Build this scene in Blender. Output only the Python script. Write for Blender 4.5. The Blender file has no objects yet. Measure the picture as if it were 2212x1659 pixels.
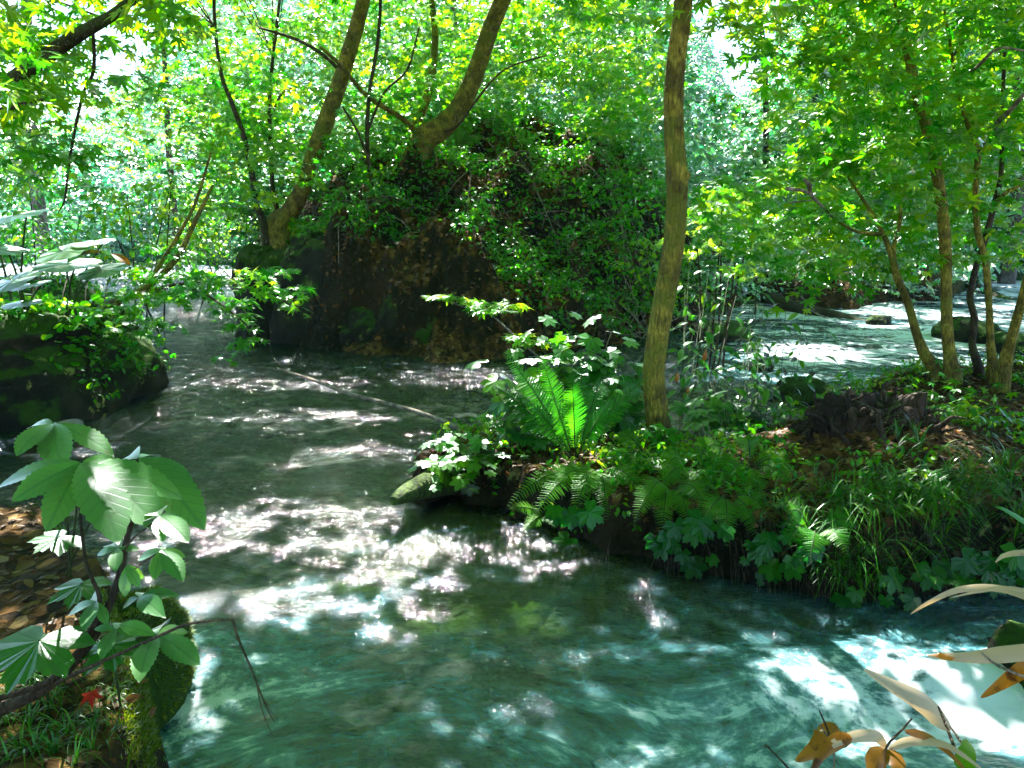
import bpy, math, random
import numpy as np
from mathutils import Vector
R = math.radians
rng = np.random.default_rng(11)
random.seed(5)
SC = bpy.context.scene
COL = SC.collection

# ------------------------------------------------------------------ camera
F_PX, CX, CY = 1736.0, 1106.0, 829.5          # photo measured on a 2212 x 1659 grid
PITCH, CAMZ = 12.3, 1.9
cam_d = bpy.data.cameras.new('camera')
cam_d.sensor_width = 36.0
cam_d.lens = 36.0 * F_PX / 2212.0
cam_d.clip_start, cam_d.clip_end = 0.05, 500
cam = bpy.data.objects.new('camera', cam_d); COL.objects.link(cam)
cam.location = (0, 0, CAMZ); cam.rotation_euler = (R(90 - PITCH), 0, 0)
SC.camera = cam
# ------------------------------------------------------------------ sky, sun, exposure
SUN_EL, SUN_AZ = 50.0, -11.0                  # elevation; azimuth from +Y, negative = left
SUN = np.array([math.sin(R(SUN_AZ)) * math.cos(R(SUN_EL)), math.cos(R(SUN_AZ)) * math.cos(R(SUN_EL)), math.sin(R(SUN_EL))])
w = bpy.data.worlds.new('World'); SC.world = w; w.use_nodes = True
nt = w.node_tree; bg = nt.nodes['Background']
sky = nt.nodes.new('ShaderNodeTexSky'); sky.sky_type = 'NISHITA'; sky.sun_disc = False
sky.sun_elevation = R(SUN_EL); sky.sun_rotation = R(SUN_AZ); sky.air_density = 1.0; sky.dust_density = 0.2
nt.links.new(sky.outputs[0], bg.inputs[0]); bg.inputs[1].default_value = 0.07
sd = bpy.data.lights.new('sun', 'SUN'); sd.energy = 5.0; sd.angle = R(0.5); sd.color = (1.0, 0.95, 0.86)
sun = bpy.data.objects.new('sun', sd); COL.objects.link(sun)
sun.rotation_euler = Vector(SUN).to_track_quat('Z', 'Y').to_euler(); sun.location = (0, 30, 60)
vs = SC.view_settings
SC.display_settings.display_device = 'sRGB'
vs.view_transform = 'Standard'; vs.look = 'None'; vs.gamma = 1; vs.exposure = 2.85; vs.use_curve_mapping = False
cy = SC.cycles
cy.max_bounces = 7; cy.diffuse_bounces = 3; cy.glossy_bounces = 2; cy.transmission_bounces = 4
cy.transparent_max_bounces = 6; cy.sample_clamp_indirect = 6; cy.sample_clamp_direct = 0; cy.volume_bounces = 0
cy.use_denoising = True; cy.caustics_reflective = False; cy.caustics_refractive = False
cy.use_adaptive_sampling = True; cy.adaptive_threshold = 0.02

# ------------------------------------------------------------------ helpers
def ray(px, py):
    a = (px - CX) / F_PX; b = (CY - py) / F_PX; s, c = math.sin(R(PITCH)), math.cos(R(PITCH))
    return np.array([a, c + b * s, -s + b * c])
def P(px, py, z=0.0):
    d = ray(px, py); t = (z - CAMZ) / d[2]
    return np.array([0, 0, CAMZ]) + d * t
def at(px, py, y):
    d = ray(px, py); return np.array([0, 0, CAMZ]) + d * (y / d[1])
def to_px(p):
    p = np.asarray(p, float) - np.array([0, 0, CAMZ]); s, c = math.sin(R(PITCH)), math.cos(R(PITCH))
    f = p[..., 1] * c - p[..., 2] * s; u = p[..., 1] * s + p[..., 2] * c
    return np.stack([CX + F_PX * p[..., 0] / f, CY - F_PX * u / f], -1)
def norm(v):
    v = np.asarray(v, float); return v / (np.linalg.norm(v, axis=-1, keepdims=True) + 1e-9)
def hsh(i, j, k, s):
    n = np.sin(i * 127.1 + j * 311.7 + k * 74.7 + s * 53.3) * 43758.5453
    return n - np.floor(n)
def vn(p, s=0.0):
    p = np.asarray(p, float)
    if p.shape[-1] == 2: p = np.concatenate([p, np.zeros(p.shape[:-1] + (1,))], -1)
    i = np.floor(p); f = p - i; f = f * f * (3 - 2 * f); r = 0
    for a in (0, 1):
        for b in (0, 1):
            for c in (0, 1):
                wt = (f[..., 0] if a else 1 - f[..., 0]) * (f[..., 1] if b else 1 - f[..., 1]) * (f[..., 2] if c else 1 - f[..., 2])
                r = r + wt * hsh(i[..., 0] + a, i[..., 1] + b, i[..., 2] + c, s)
    return r
def fbm(p, o=4, s=0.0):
    p = np.asarray(p, float); r = 0; a = 0.5; t = 0
    for k in range(o):
        r = r + a * vn(p * 2 ** k, s + k * 7.3); t += a; a *= 0.5
    return r / t
def sst(a, b, x):
    t = np.clip((x - a) / (b - a), 0, 1); return t * t * (3 - 2 * t)

class Geo:
    """collects triangles with a per-vertex attribute (u, v, random)"""
    def __init__(s): s.V, s.T, s.A, s.n = [], [], [], 0
    def add(s, V, T, A):
        V = np.asarray(V, np.float32).reshape(-1, 3); T = np.asarray(T, np.int64).reshape(-1, 3); A = np.asarray(A, np.float32).reshape(-1, 3)
        s.V.append(V); s.T.append(T + s.n); s.A.append(A); s.n += len(V); return s
    def join(s, g):
        for V, T, A in zip(g.V, g.T, g.A): pass
        if g.n:
            s.add(np.concatenate(g.V), np.concatenate(g.T), np.concatenate(g.A))
        return s
    def build(s, name, mat, parent=None, smooth=False):
        me = bpy.data.meshes.new(name)
        if s.n:
            V = np.concatenate(s.V); T = np.concatenate(s.T).astype(np.int32); A = np.concatenate(s.A)
            if parent is not None: V = V - np.array(parent.location, np.float32)
            me.vertices.add(len(V)); me.vertices.foreach_set('co', V.ravel())
            me.loops.add(T.size); me.loops.foreach_set('vertex_index', T.ravel())
            me.polygons.add(len(T)); me.polygons.foreach_set('loop_start', np.arange(0, T.size, 3, dtype=np.int32))
            me.update(calc_edges=True)
            at_ = me.attributes.new('lc', 'FLOAT_VECTOR', 'POINT'); at_.data.foreach_set('vector', A.ravel())
            me.polygons.foreach_set('use_smooth', np.full(len(T), bool(smooth)))
            me.validate()
        me.materials.append(mat)
        o = bpy.data.objects.new(name, me); COL.objects.link(o)
        if parent is not None: o.parent = parent
        return o
def tag(o, label=None, cat=None, group=None, kind=None):
    if label: o['label'] = label
    if cat: o['category'] = cat
    if group: o['group'] = group
    if kind: o['kind'] = kind
    return o
def thing(name, loc, label, cat, group=None):
    o = bpy.data.objects.new(name, None); COL.objects.link(o); o.location = [float(v) for v in loc]
    o.empty_display_size = 0.1
    return tag(o, label, cat, group)

# ------------------------------------------------------------------ materials
def mat(name):
    m = bpy.data.materials.new(name); m.use_nodes = True; t = m.node_tree; t.nodes.clear()
    def N(kind, **kw):
        n = t.nodes.new('ShaderNode' + kind)
        for k, v in kw.items():
            if k.startswith('i_'):
                key = k[2:].replace('_', ' '); n.inputs[key].default_value = v
            else: setattr(n, k, v)
        return n
    def L(a, b): t.links.new(a, b)
    out = N('OutputMaterial')
    return m, N, L, out
def c4(c): return (c[0], c[1], c[2], 1)
def ramp(N, stops, interp='LINEAR'):
    r = N('ValToRGB'); e = r.color_ramp; e.interpolation = interp
    while len(e.elements) > 1: e.elements.remove(e.elements[-1])
    e.elements[0].position = stops[0][0]; e.elements[0].color = c4(stops[0][1])
    for p, c in stops[1:]:
        x = e.elements.new(p); x.color = c4(c)
    return r
def leaf_mat(name, cols, tcols, tf=0.5, rough=0.35, spec=1.0, veins=0.0, spots=None, lines=0):
    m, N, L, out = mat(name)
    a = N('Attribute', attribute_name='lc'); sp = N('SeparateXYZ'); L(a.outputs['Vector'], sp.inputs[0])
    n = len(cols)
    r1 = ramp(N, [(i / max(1, n - 1), c) for i, c in enumerate(cols)]); L(sp.outputs[2], r1.inputs[0])
    r2 = ramp(N, [(i / max(1, len(tcols) - 1), c) for i, c in enumerate(tcols)]); L(sp.outputs[2], r2.inputs[0])
    c1, c2 = r1.outputs[0], r2.outputs[0]
    if spots:
        tcs = N('TexCoord'); ns = N('TexNoise', i_Scale=spots[1], i_Detail=6.0, i_Roughness=0.7); L(tcs.outputs['Object'], ns.inputs['Vector'])
        rs = ramp(N, [(spots[2], (0, 0, 0)), (spots[2] + .12, (1, 1, 1))]); L(ns.outputs[0], rs.inputs[0])
        for w_ in (0, 1):
            ms = N('MixRGB'); L(rs.outputs[0], ms.inputs[0]); L((c1, c2)[w_], ms.inputs[1]); ms.inputs[2].default_value = c4(spots[0])
            if w_: c2 = ms.outputs[0]
            else: c1 = ms.outputs[0]
    if lines:
        w1 = N('Math', operation='MULTIPLY'); L(sp.outputs[0], w1.inputs[0]); w1.inputs[1].default_value = lines; w2 = N('Math', operation='SINE'); L(w1.outputs[0], w2.inputs[0])
        w3 = N('MapRange'); L(w2.outputs[0], w3.inputs[0]); w3.inputs[1].default_value = -1; w3.inputs[3].default_value = .82
        for w_ in (0, 1):
            ms = N('MixRGB', blend_type='MULTIPLY'); ms.inputs[0].default_value = 1; L((c1, c2)[w_], ms.inputs[1]); L(w3.outputs[0], ms.inputs[2])
            if w_: c2 = ms.outputs[0]
            else: c1 = ms.outputs[0]
    di = N('BsdfDiffuse'); tr = N('BsdfTranslucent')
    gl = N('BsdfGlossy', i_Roughness=rough); gl.inputs['Color'].default_value = (0.9, 0.95, 1, 1)
    if veins:
        # side veins: v + k|u| stripes, midrib at u = 0
        ab = N('Math', operation='ABSOLUTE'); L(sp.outputs[0], ab.inputs[0])
        m1 = N('Math', operation='MULTIPLY_ADD'); L(ab.outputs[0], m1.inputs[0]); m1.inputs[1].default_value = -1.1; L(sp.outputs[1], m1.inputs[2])
        m2 = N('Math', operation='MULTIPLY'); L(m1.outputs[0], m2.inputs[0]); m2.inputs[1].default_value = veins
        fr = N('Math', operation='PINGPONG'); L(m2.outputs[0], fr.inputs[0]); fr.inputs[1].default_value = 0.5
        mr = N('MapRange'); L(fr.outputs[0], mr.inputs[0]); mr.inputs[1].default_value = 0.0; mr.inputs[2].default_value = 0.07; mr.inputs[3].default_value = 0.0; mr.inputs[4].default_value = 1.0
        mb = N('MapRange'); L(ab.outputs[0], mb.inputs[0]); mb.inputs[1].default_value = 0.005; mb.inputs[2].default_value = 0.03
        mn = N('Math', operation='MULTIPLY'); L(mr.outputs[0], mn.inputs[0]); L(mb.outputs[0], mn.inputs[1])
        nz = N('TexNoise', i_Scale=30.0); tc = N('TexCoord'); L(tc.outputs['Object'], nz.inputs['Vector'])
        hh = N('Math', operation='MULTIPLY_ADD'); L(nz.outputs[0], hh.inputs[0]); hh.inputs[1].default_value = 0.5; L(mn.outputs[0], hh.inputs[2])
        bu = N('Bump', i_Strength=0.12, i_Distance=0.003); L(hh.outputs[0], bu.inputs['Height'])
        for x in (di, tr, gl): L(bu.outputs[0], x.inputs['Normal'])
        mx = N('MixRGB', blend_type='MULTIPLY'); mx.inputs[2].default_value = (0.45, 0.6, 0.4, 1); L(c2, mx.inputs[1])
        iv = N('Math', operation='SUBTRACT'); iv.inputs[0].default_value = 1; L(mn.outputs[0], iv.inputs[1]); L(iv.outputs[0], mx.inputs[0]); c2 = mx.outputs[0]
    L(c1, di.inputs[0]); L(c2, tr.inputs[0])
    mx1 = N('MixShader'); mx1.inputs[0].default_value = tf; L(di.outputs[0], mx1.inputs[1]); L(tr.outputs[0], mx1.inputs[2])
    fz = N('Fresnel', i_IOR=1.45); fm = N('Math', operation='MULTIPLY', use_clamp=True); L(fz.outputs[0], fm.inputs[0]); fm.inputs[1].default_value = spec
    if veins: L(bu.outputs[0], fz.inputs['Normal'])
    mx2 = N('MixShader'); L(fm.outputs[0], mx2.inputs[0]); L(mx1.outputs[0], mx2.inputs[1]); L(gl.outputs[0], mx2.inputs[2])
    L(mx2.outputs[0], out.inputs[0])
    return m
G1, G2, G3 = (0.003, 0.12, 0.006), (0.012, 0.20, 0.003), (0.09, 0.30, 0.002)
T1, T2, T3 = (0.03, 0.52, 0.004), (0.22, 0.80, 0.003), (0.68, 0.92, 0.006)
M_MAPLE = leaf_mat('maple_leaf', [G1, G2, G3], [T1, T2, T3], 0.58, .3, .5)
M_CANOPY = leaf_mat('canopy_leaf', [G1, G2, G3], [T1, T2, T3], 0.55, .3, .5)
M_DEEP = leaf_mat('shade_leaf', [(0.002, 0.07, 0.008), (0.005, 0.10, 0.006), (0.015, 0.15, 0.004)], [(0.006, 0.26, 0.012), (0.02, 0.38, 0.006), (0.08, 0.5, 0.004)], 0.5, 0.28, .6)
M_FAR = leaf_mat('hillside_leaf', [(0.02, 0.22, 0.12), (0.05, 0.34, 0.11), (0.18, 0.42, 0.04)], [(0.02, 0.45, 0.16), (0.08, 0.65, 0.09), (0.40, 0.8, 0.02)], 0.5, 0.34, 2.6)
M_FERN = leaf_mat('fern_leaf', [(0.012, 0.13, 0.008), (0.025, 0.19, 0.007), (0.08, 0.26, 0.006)], [(0.03, 0.30, 0.008), (0.08, 0.42, 0.006), (0.24, 0.6, 0.006)], 0.5, 0.4, .5)
M_BIG = leaf_mat('broad_leaf', [(0.004, 0.11, 0.012), (0.012, 0.18, 0.008), (0.06, 0.24, 0.005)], [(0.02, 0.45, 0.01), (0.12, 0.62, 0.005), (0.42, 0.8, 0.004)], 0.5, 0.34, 1.5, veins=9.0, spots=((0.10, 0.12, 0.01), 26.0, 0.62))
M_PALELEAF = leaf_mat('pale_broad_leaf', [(0.05, 0.20, 0.06), (0.07, 0.26, 0.06), (0.12, 0.32, 0.05)], [(0.10, 0.45, 0.05), (0.2, 0.62, 0.02), (0.5, 0.85, 0.01)], 0.5, 0.38, 1.5, veins=9.0, spots=((0.16, 0.16, 0.03), 26.0, 0.6))
M_GRASS = leaf_mat('grass_blade', [(0.004, 0.09, 0.004), (0.02, 0.16, 0.003), (0.08, 0.2, 0.004)], [(0.02, 0.36, 0.006), (0.1, 0.5, 0.004), (0.25, 0.55, 0.004)], 0.5, 0.3, .8)
M_MOSSLEAF = leaf_mat('moss_leaf', [(0.02, 0.05, 0.002), (0.08, 0.14, 0.003), (0.2, 0.26, 0.004)], [(0.1, 0.2, 0.004), (0.25, 0.36, 0.004), (0.4, 0.5, 0.005)], 0.4, 0.5, .4)
M_LITTER = leaf_mat('dead_leaf', [(0.03, 0.013, 0.003), (0.07, 0.03, 0.006), (0.11, 0.052, 0.010), (0.2, 0.12, 0.04)], [(0.08, 0.03, 0.01), (0.22, 0.09, 0.02), (0.3, 0.12, 0.02), (0.35, 0.18, 0.06)], 0.3, 0.6, .3)
M_DRY = leaf_mat('dry_pale_leaf', [(0.55, 0.42, 0.26), (0.62, 0.5, 0.34)], [(0.5, 0.3, 0.08), (0.6, 0.4, 0.15)], 0.4, 0.4, 1.2, spots=((0.25, 0.12, 0.04), 22.0, 0.6), lines=420)
M_ORANGE = leaf_mat('dry_orange_leaf', [(0.34, 0.13, 0.012), (0.42, 0.18, 0.015)], [(0.62, 0.2, 0.006), (0.72, 0.28, 0.01)], 0.6, 0.35, 1.0, spots=((0.12, 0.035, 0.008), 30.0, 0.52), lines=300)
M_RED = leaf_mat('red_leaf', [(0.35, 0.01, 0.01), (0.42, 0.02, 0.01)], [(0.6, 0.02, 0.01), (0.6, 0.03, 0.01)], 0.4, 0.3)

def bark_mat(name, c1, c2, c3, scale=1.0, moss=None, bump=0.9):
    m, N, L, out = mat(name)
    a = N('Attribute', attribute_name='lc'); tc = N('TexCoord')
    mp = N('Mapping'); mp.inputs['Scale'].default_value = (1, 1, 0.28); L(tc.outputs['Object'], mp.inputs[0])
    n1 = N('TexNoise', i_Scale=60.0 * scale, i_Detail=5.0, i_Roughness=0.65); L(mp.outputs[0], n1.inputs['Vector'])
    n2 = N('TexNoise', i_Scale=7.0 * scale, i_Detail=4.0); L(tc.outputs['Object'], n2.inputs['Vector'])
    vo = N('TexVoronoi', i_Scale=42.0 * scale, feature='DISTANCE_TO_EDGE'); L(mp.outputs[0], vo.inputs['Vector'])
    r = ramp(N, [(0.3, c1), (0.5, c2), (0.72, c3)]); L(n1.outputs[0], r.inputs[0])
    col = r.outputs[0]
    r2 = ramp(N, [(0.42, (0.22, 0.22, 0.18)), (0.58, (1, 1, 1))]); L(n2.outputs[0], r2.inputs[0])
    mx = N('MixRGB', blend_type='MULTIPLY'); mx.inputs[0].default_value = 0.8; L(col, mx.inputs[1]); L(r2.outputs[0], mx.inputs[2]); col = mx.outputs[0]
    if moss:
        n3 = N('TexNoise', i_Scale=3.3, i_Detail=6.0, i_Roughness=0.7); L(tc.outputs['Object'], n3.inputs['Vector'])
        r3 = ramp(N, [(0.5, (0, 0, 0)), (0.58, (1, 1, 1))]); L(n3.outputs[0], r3.inputs[0])
        m3 = N('MixRGB'); L(r3.outputs[0], m3.inputs[0]); L(col, m3.inputs[1]); m3.inputs[2].default_value = c4(moss); col = m3.outputs[0]
    ad = N('Math', operation='ADD'); L(n1.outputs[0], ad.inputs[0]); mv = N('MapRange'); L(vo.outputs[0], mv.inputs[0]); mv.inputs[2].default_value = 0.18; L(mv.outputs[0], ad.inputs[1])
    bu = N('Bump', i_Strength=bump, i_Distance=0.012); L(ad.outputs[0], bu.inputs['Height'])
    b = N('BsdfPrincipled', i_Roughness=0.75); b.inputs['Specular IOR Level'].default_value = 0.35
    L(col, b.inputs['Base Color']); L(bu.outputs[0], b.inputs['Normal']); L(b.outputs[0], out.inputs[0])
    return m
M_BARK = bark_mat('olive_bark', (0.05, 0.042, 0.006), (0.25, 0.215, 0.022), (0.44, 0.38, 0.06), 1.0, (0.13, 0.15, 0.01))
M_BARKD = bark_mat('dark_bark', (0.02, 0.014, 0.008), (0.055, 0.04, 0.02), (0.1, 0.08, 0.04), 1.0, (0.04, 0.06, 0.012))
M_BARKG = bark_mat('grey_bark', (0.05, 0.05, 0.05), (0.13, 0.13, 0.12), (0.22, 0.22, 0.2), 0.6)
M_PALE = bark_mat('pale_dead_wood', (0.2, 0.16, 0.13), (0.42, 0.36, 0.3), (0.6, 0.53, 0.46), 2.0)
M_TWIG = bark_mat('twig_bark', (0.03, 0.02, 0.012), (0.09, 0.065, 0.035), (0.16, 0.12, 0.07), 2.0)
M_GSTEM = bark_mat('green_stem', (0.015, 0.035, 0.005), (0.03, 0.07, 0.01), (0.05, 0.10, 0.015), 2.0, bump=0.1)
M_RSTEM = bark_mat('red_brown_stem', (0.09, 0.02, 0.01), (0.2, 0.05, 0.02), (0.3, 0.1, 0.04), 2.0, bump=0.1)
M_SOIL = bark_mat('dark_soil', (0.006, 0.004, 0.001), (0.022, 0.012, 0.004), (0.055, 0.032, 0.012), .5, bump=1)
M_MOSSLOG = bark_mat('mossy_wood', (0.02, 0.02, 0.01), (0.05, 0.045, 0.02), (0.1, 0.08, 0.04), 1.0, (0.10, 0.16, 0.015))

def rock_mat(name, mossy=0.5, lichen=True):
    m, N, L, out = mat(name)
    tc = N('TexCoord'); ge = N('NewGeometry')
    n1 = N('TexNoise', i_Scale=2.2, i_Detail=9.0, i_Roughness=0.65); L(tc.outputs['Object'], n1.inputs['Vector'])
    r = ramp(N, [(0.3, (0.003, 0.005, 0.003)), (0.5, (0.011, 0.014, 0.008)), (0.7, (0.035, 0.032, 0.018))]); L(n1.outputs[0], r.inputs[0]); col = r.outputs[0]
    n2 = N('TexNoise', i_Scale=1.6, i_Detail=7.0, i_Roughness=0.7); L(tc.outputs['Object'], n2.inputs['Vector'])
    sx = N('SeparateXYZ'); L(ge.outputs['Normal'], sx.inputs[0])
    ma = N('Math', operation='MULTIPLY_ADD'); L(sx.outputs[2], ma.inputs[0]); ma.inputs[1].default_value = 0.22; L(n2.outputs[0], ma.inputs[2])
    r2 = ramp(N, [(0.62 - 0.2 * mossy, (0, 0, 0)), (0.68 - 0.2 * mossy, (1, 1, 1))]); L(ma.outputs[0], r2.inputs[0])
    mm = N('MixRGB'); L(r2.outputs[0], mm.inputs[0]); L(col, mm.inputs[1]); mm.inputs[2].default_value = (0.02, 0.055, 0.005, 1); col = mm.outputs[0]
    if lichen:
        n3 = N('TexNoise', i_Scale=3.1, i_Detail=5.0, i_Roughness=0.75); mp = N('Mapping'); mp.inputs['Location'].default_value = (7, 3, 2); mp.inputs['Scale'].default_value = (1.5, 1, .8); L(tc.outputs['Object'], mp.inputs[0]); L(mp.outputs[0], n3.inputs['Vector'])
        r3 = ramp(N, [(0.6, (0, 0, 0)), (0.63, (1, 1, 1))]); L(n3.outputs[0], r3.inputs[0])
        m3 = N('MixRGB'); L(r3.outputs[0], m3.inputs[0]); L(col, m3.inputs[1]); m3.inputs[2].default_value = (0.14, 0.17, 0.04, 1); col = m3.outputs[0]
    bu = N('Bump', i_Strength=0.8, i_Distance=0.06); L(n1.outputs[0], bu.inputs['Height'])
    nf = N('TexNoise', i_Scale=40.0, i_Detail=4.0); L(tc.outputs['Object'], nf.inputs['Vector'])
    b2 = N('Bump', i_Strength=0.5, i_Distance=0.012); L(nf.outputs[0], b2.inputs['Height']); L(bu.outputs[0], b2.inputs['Normal'])
    b = N('BsdfPrincipled', i_Roughness=0.8); b.inputs['Specular IOR Level'].default_value = 0.15; L(col, b.inputs['Base Color']); L(b2.outputs[0], b.inputs['Normal']); L(b.outputs[0], out.inputs[0])
    return m
M_ROCK = rock_mat('wet_rock', .15); M_MOSSROCK = rock_mat('mossy_rock', 1.0, False)
def moss_mat():
    m, N, L, out = mat('moss')
    tc = N('TexCoord'); n = N('TexNoise', i_Scale=35.0, i_Detail=5.0); L(tc.outputs['Object'], n.inputs['Vector'])
    r = ramp(N, [(0.35, (0.008, 0.02, 0.002)), (0.55, (0.035, 0.075, 0.004)), (0.75, (0.11, 0.16, 0.01))]); L(n.outputs[0], r.inputs[0])
    bu = N('Bump', i_Strength=1.0, i_Distance=0.02); L(n.outputs[0], bu.inputs['Height'])
    b = N('BsdfPrincipled', i_Roughness=0.9); L(r.outputs[0], b.inputs['Base Color']); L(bu.outputs[0], b.inputs['Normal']); L(b.outputs[0], out.inputs[0]); return m
M_MOSS = moss_mat()

def ground_mat():
    m, N, L, out = mat('forest_floor')
    tc = N('TexCoord'); ge = N('NewGeometry'); sx = N('SeparateXYZ'); L(ge.outputs['Normal'], sx.inputs[0]); sp = N('SeparateXYZ'); L(ge.outputs['Position'], sp.inputs[0])
    # litter: small voronoi cells like leaves
    vo = N('TexVoronoi', i_Scale=17.0); L(tc.outputs['Object'], vo.inputs['Vector'])
    sc = N('SeparateColor'); L(vo.outputs['Color'], sc.inputs[0])
    rl = ramp(N, [(0.0, (0.012, 0.008, 0.003)), (0.35, (0.045, 0.024, 0.006)), (0.7, (0.09, 0.045, 0.01)), (0.9, (0.13, 0.08, 0.02)), (1.0, (0.2, 0.14, 0.06))]); L(sc.outputs[0], rl.inputs[0])
    n1 = N('TexNoise', i_Scale=1.3, i_Detail=8.0, i_Roughness=0.65); L(tc.outputs['Object'], n1.inputs['Vector'])
    rr = ramp(N, [(0.3, (0.003, 0.004, 0.002)), (0.5, (0.009, 0.011, 0.004)), (0.7, (0.035, 0.022, 0.010))]); L(n1.outputs[0], rr.inputs[0])
    n3 = N('TexNoise', i_Scale=2.0, i_Detail=7.0, i_Roughness=0.75); L(tc.outputs['Object'], n3.inputs['Vector'])
    r3 = ramp(N, [(0.62, (0, 0, 0)), (0.65, (1, 1, 1))]); L(n3.outputs[0], r3.inputs[0])
    m3 = N('MixRGB'); L(r3.outputs[0], m3.inputs[0]); L(rr.outputs[0], m3.inputs[1]); m3.inputs[2].default_value = (0.13, 0.15, 0.045, 1)
    st = N('MapRange'); L(sx.outputs[2], st.inputs[0]); st.inputs[1].default_value = 0.45; st.inputs[2].default_value = 0.7
    mx = N('MixRGB'); L(st.outputs[0], mx.inputs[0]); L(m3.outputs[0], mx.inputs[1]); L(rl.outputs[0], mx.inputs[2])
    gy = N('MapRange'); L(sp.outputs[1], gy.inputs[0]); gy.inputs[1].default_value = 17; gy.inputs[2].default_value = 23
    ng = N('TexNoise', i_Scale=1.5, i_Detail=8.0, i_Roughness=0.7); L(tc.outputs['Object'], ng.inputs['Vector'])
    rg = ramp(N, [(0.3, (0.004, 0.03, 0.01)), (0.6, (0.015, 0.09, 0.025)), (0.8, (0.05, 0.14, 0.02))]); L(ng.outputs[0], rg.inputs[0])
    mg = N('MixRGB'); L(gy.outputs[0], mg.inputs[0]); L(mx.outputs[0], mg.inputs[1]); L(rg.outputs[0], mg.inputs[2]); mx = mg
    # river bed: stones, brown and green
    vb = N('TexVoronoi', i_Scale=4.5, i_Randomness=1.0); mb = N('Mapping'); mb.inputs['Scale'].default_value = (0.8, 1.2, 1); L(tc.outputs['Object'], mb.inputs[0]); L(mb.outputs[0], vb.inputs['Vector'])
    sb = N('SeparateColor'); L(vb.outputs['Color'], sb.inputs[0])
    rb = ramp(N, [(0.0, (0.05, 0.04, 0.022)), (0.3, (0.10, 0.07, 0.038)), (0.55, (0.10, 0.10, 0.055)), (0.8, (0.34, 0.2, 0.14)), (1.0, (0.42, 0.30, 0.24))]); L(sb.outputs[0], rb.inputs[0])
    nb = N('TexNoise', i_Scale=14.0, i_Detail=6.0); L(tc.outputs['Object'], nb.inputs['Vector'])
    r4 = ramp(N, [(0.35, (0.4, 0.4, 0.4)), (0.65, (1.1, 1.1, 1.1))]); L(nb.outputs[0], r4.inputs[0])
    mbm = N('MixRGB', blend_type='MULTIPLY'); mbm.inputs[0].default_value = 1; L(rb.outputs[0], mbm.inputs[1]); L(r4.outputs[0], mbm.inputs[2])
    # algae patch on the bed off the bank tip
    dv = N('VectorMath', operation='DISTANCE'); L(ge.outputs['Position'], dv.inputs[0]); q = P(1110, 1190, -0.3); dv.inputs[1].default_value = (float(q[0]), float(q[1]), -0.3)
    na = N('TexNoise', i_Scale=3.0, i_Detail=5.0); L(tc.outputs['Object'], na.inputs['Vector'])
    ma = N('Math', operation='MULTIPLY_ADD'); L(na.outputs[0], ma.inputs[0]); ma.inputs[1].default_value = -1.4; L(dv.outputs['Value'], ma.inputs[2])
    mr = N('MapRange'); L(ma.outputs[0], mr.inputs[0]); mr.inputs[1].default_value = -0.05; mr.inputs[2].default_value = 0.55; mr.inputs[3].default_value = 1; mr.inputs[4].default_value = 0
    mal = N('MixRGB'); L(mr.outputs[0], mal.inputs[0]); L(mbm.outputs[0], mal.inputs[1]); mal.inputs[2].default_value = (0.22, 0.26, 0.01, 1)
    un = N('MapRange'); L(sp.outputs[2], un.inputs[0]); un.inputs[1].default_value = -0.12; un.inputs[2].default_value = -0.04; un.inputs[3].default_value = 1; un.inputs[4].default_value = 0
    mz = N('MixRGB'); L(un.outputs[0], mz.inputs[0]); L(mx.outputs[0], mz.inputs[1]); L(mal.outputs[0], mz.inputs[2])
    nf = N('TexNoise', i_Scale=26.0, i_Detail=5.0); L(tc.outputs['Object'], nf.inputs['Vector'])
    bu = N('Bump', i_Strength=0.9, i_Distance=0.03); ad = N('Math', operation='ADD'); L(vo.outputs['Distance'], ad.inputs[0]); L(nf.outputs[0], ad.inputs[1]); L(ad.outputs[0], bu.inputs['Height'])
    b = N('BsdfPrincipled', i_Roughness=0.9); b.inputs['Specular IOR Level'].default_value = 0.15; L(mz.outputs[0], b.inputs['Base Color']); L(bu.outputs[0], b.inputs['Normal']); L(b.outputs[0], out.inputs[0])
    return m
M_GROUND = ground_mat()

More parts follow.
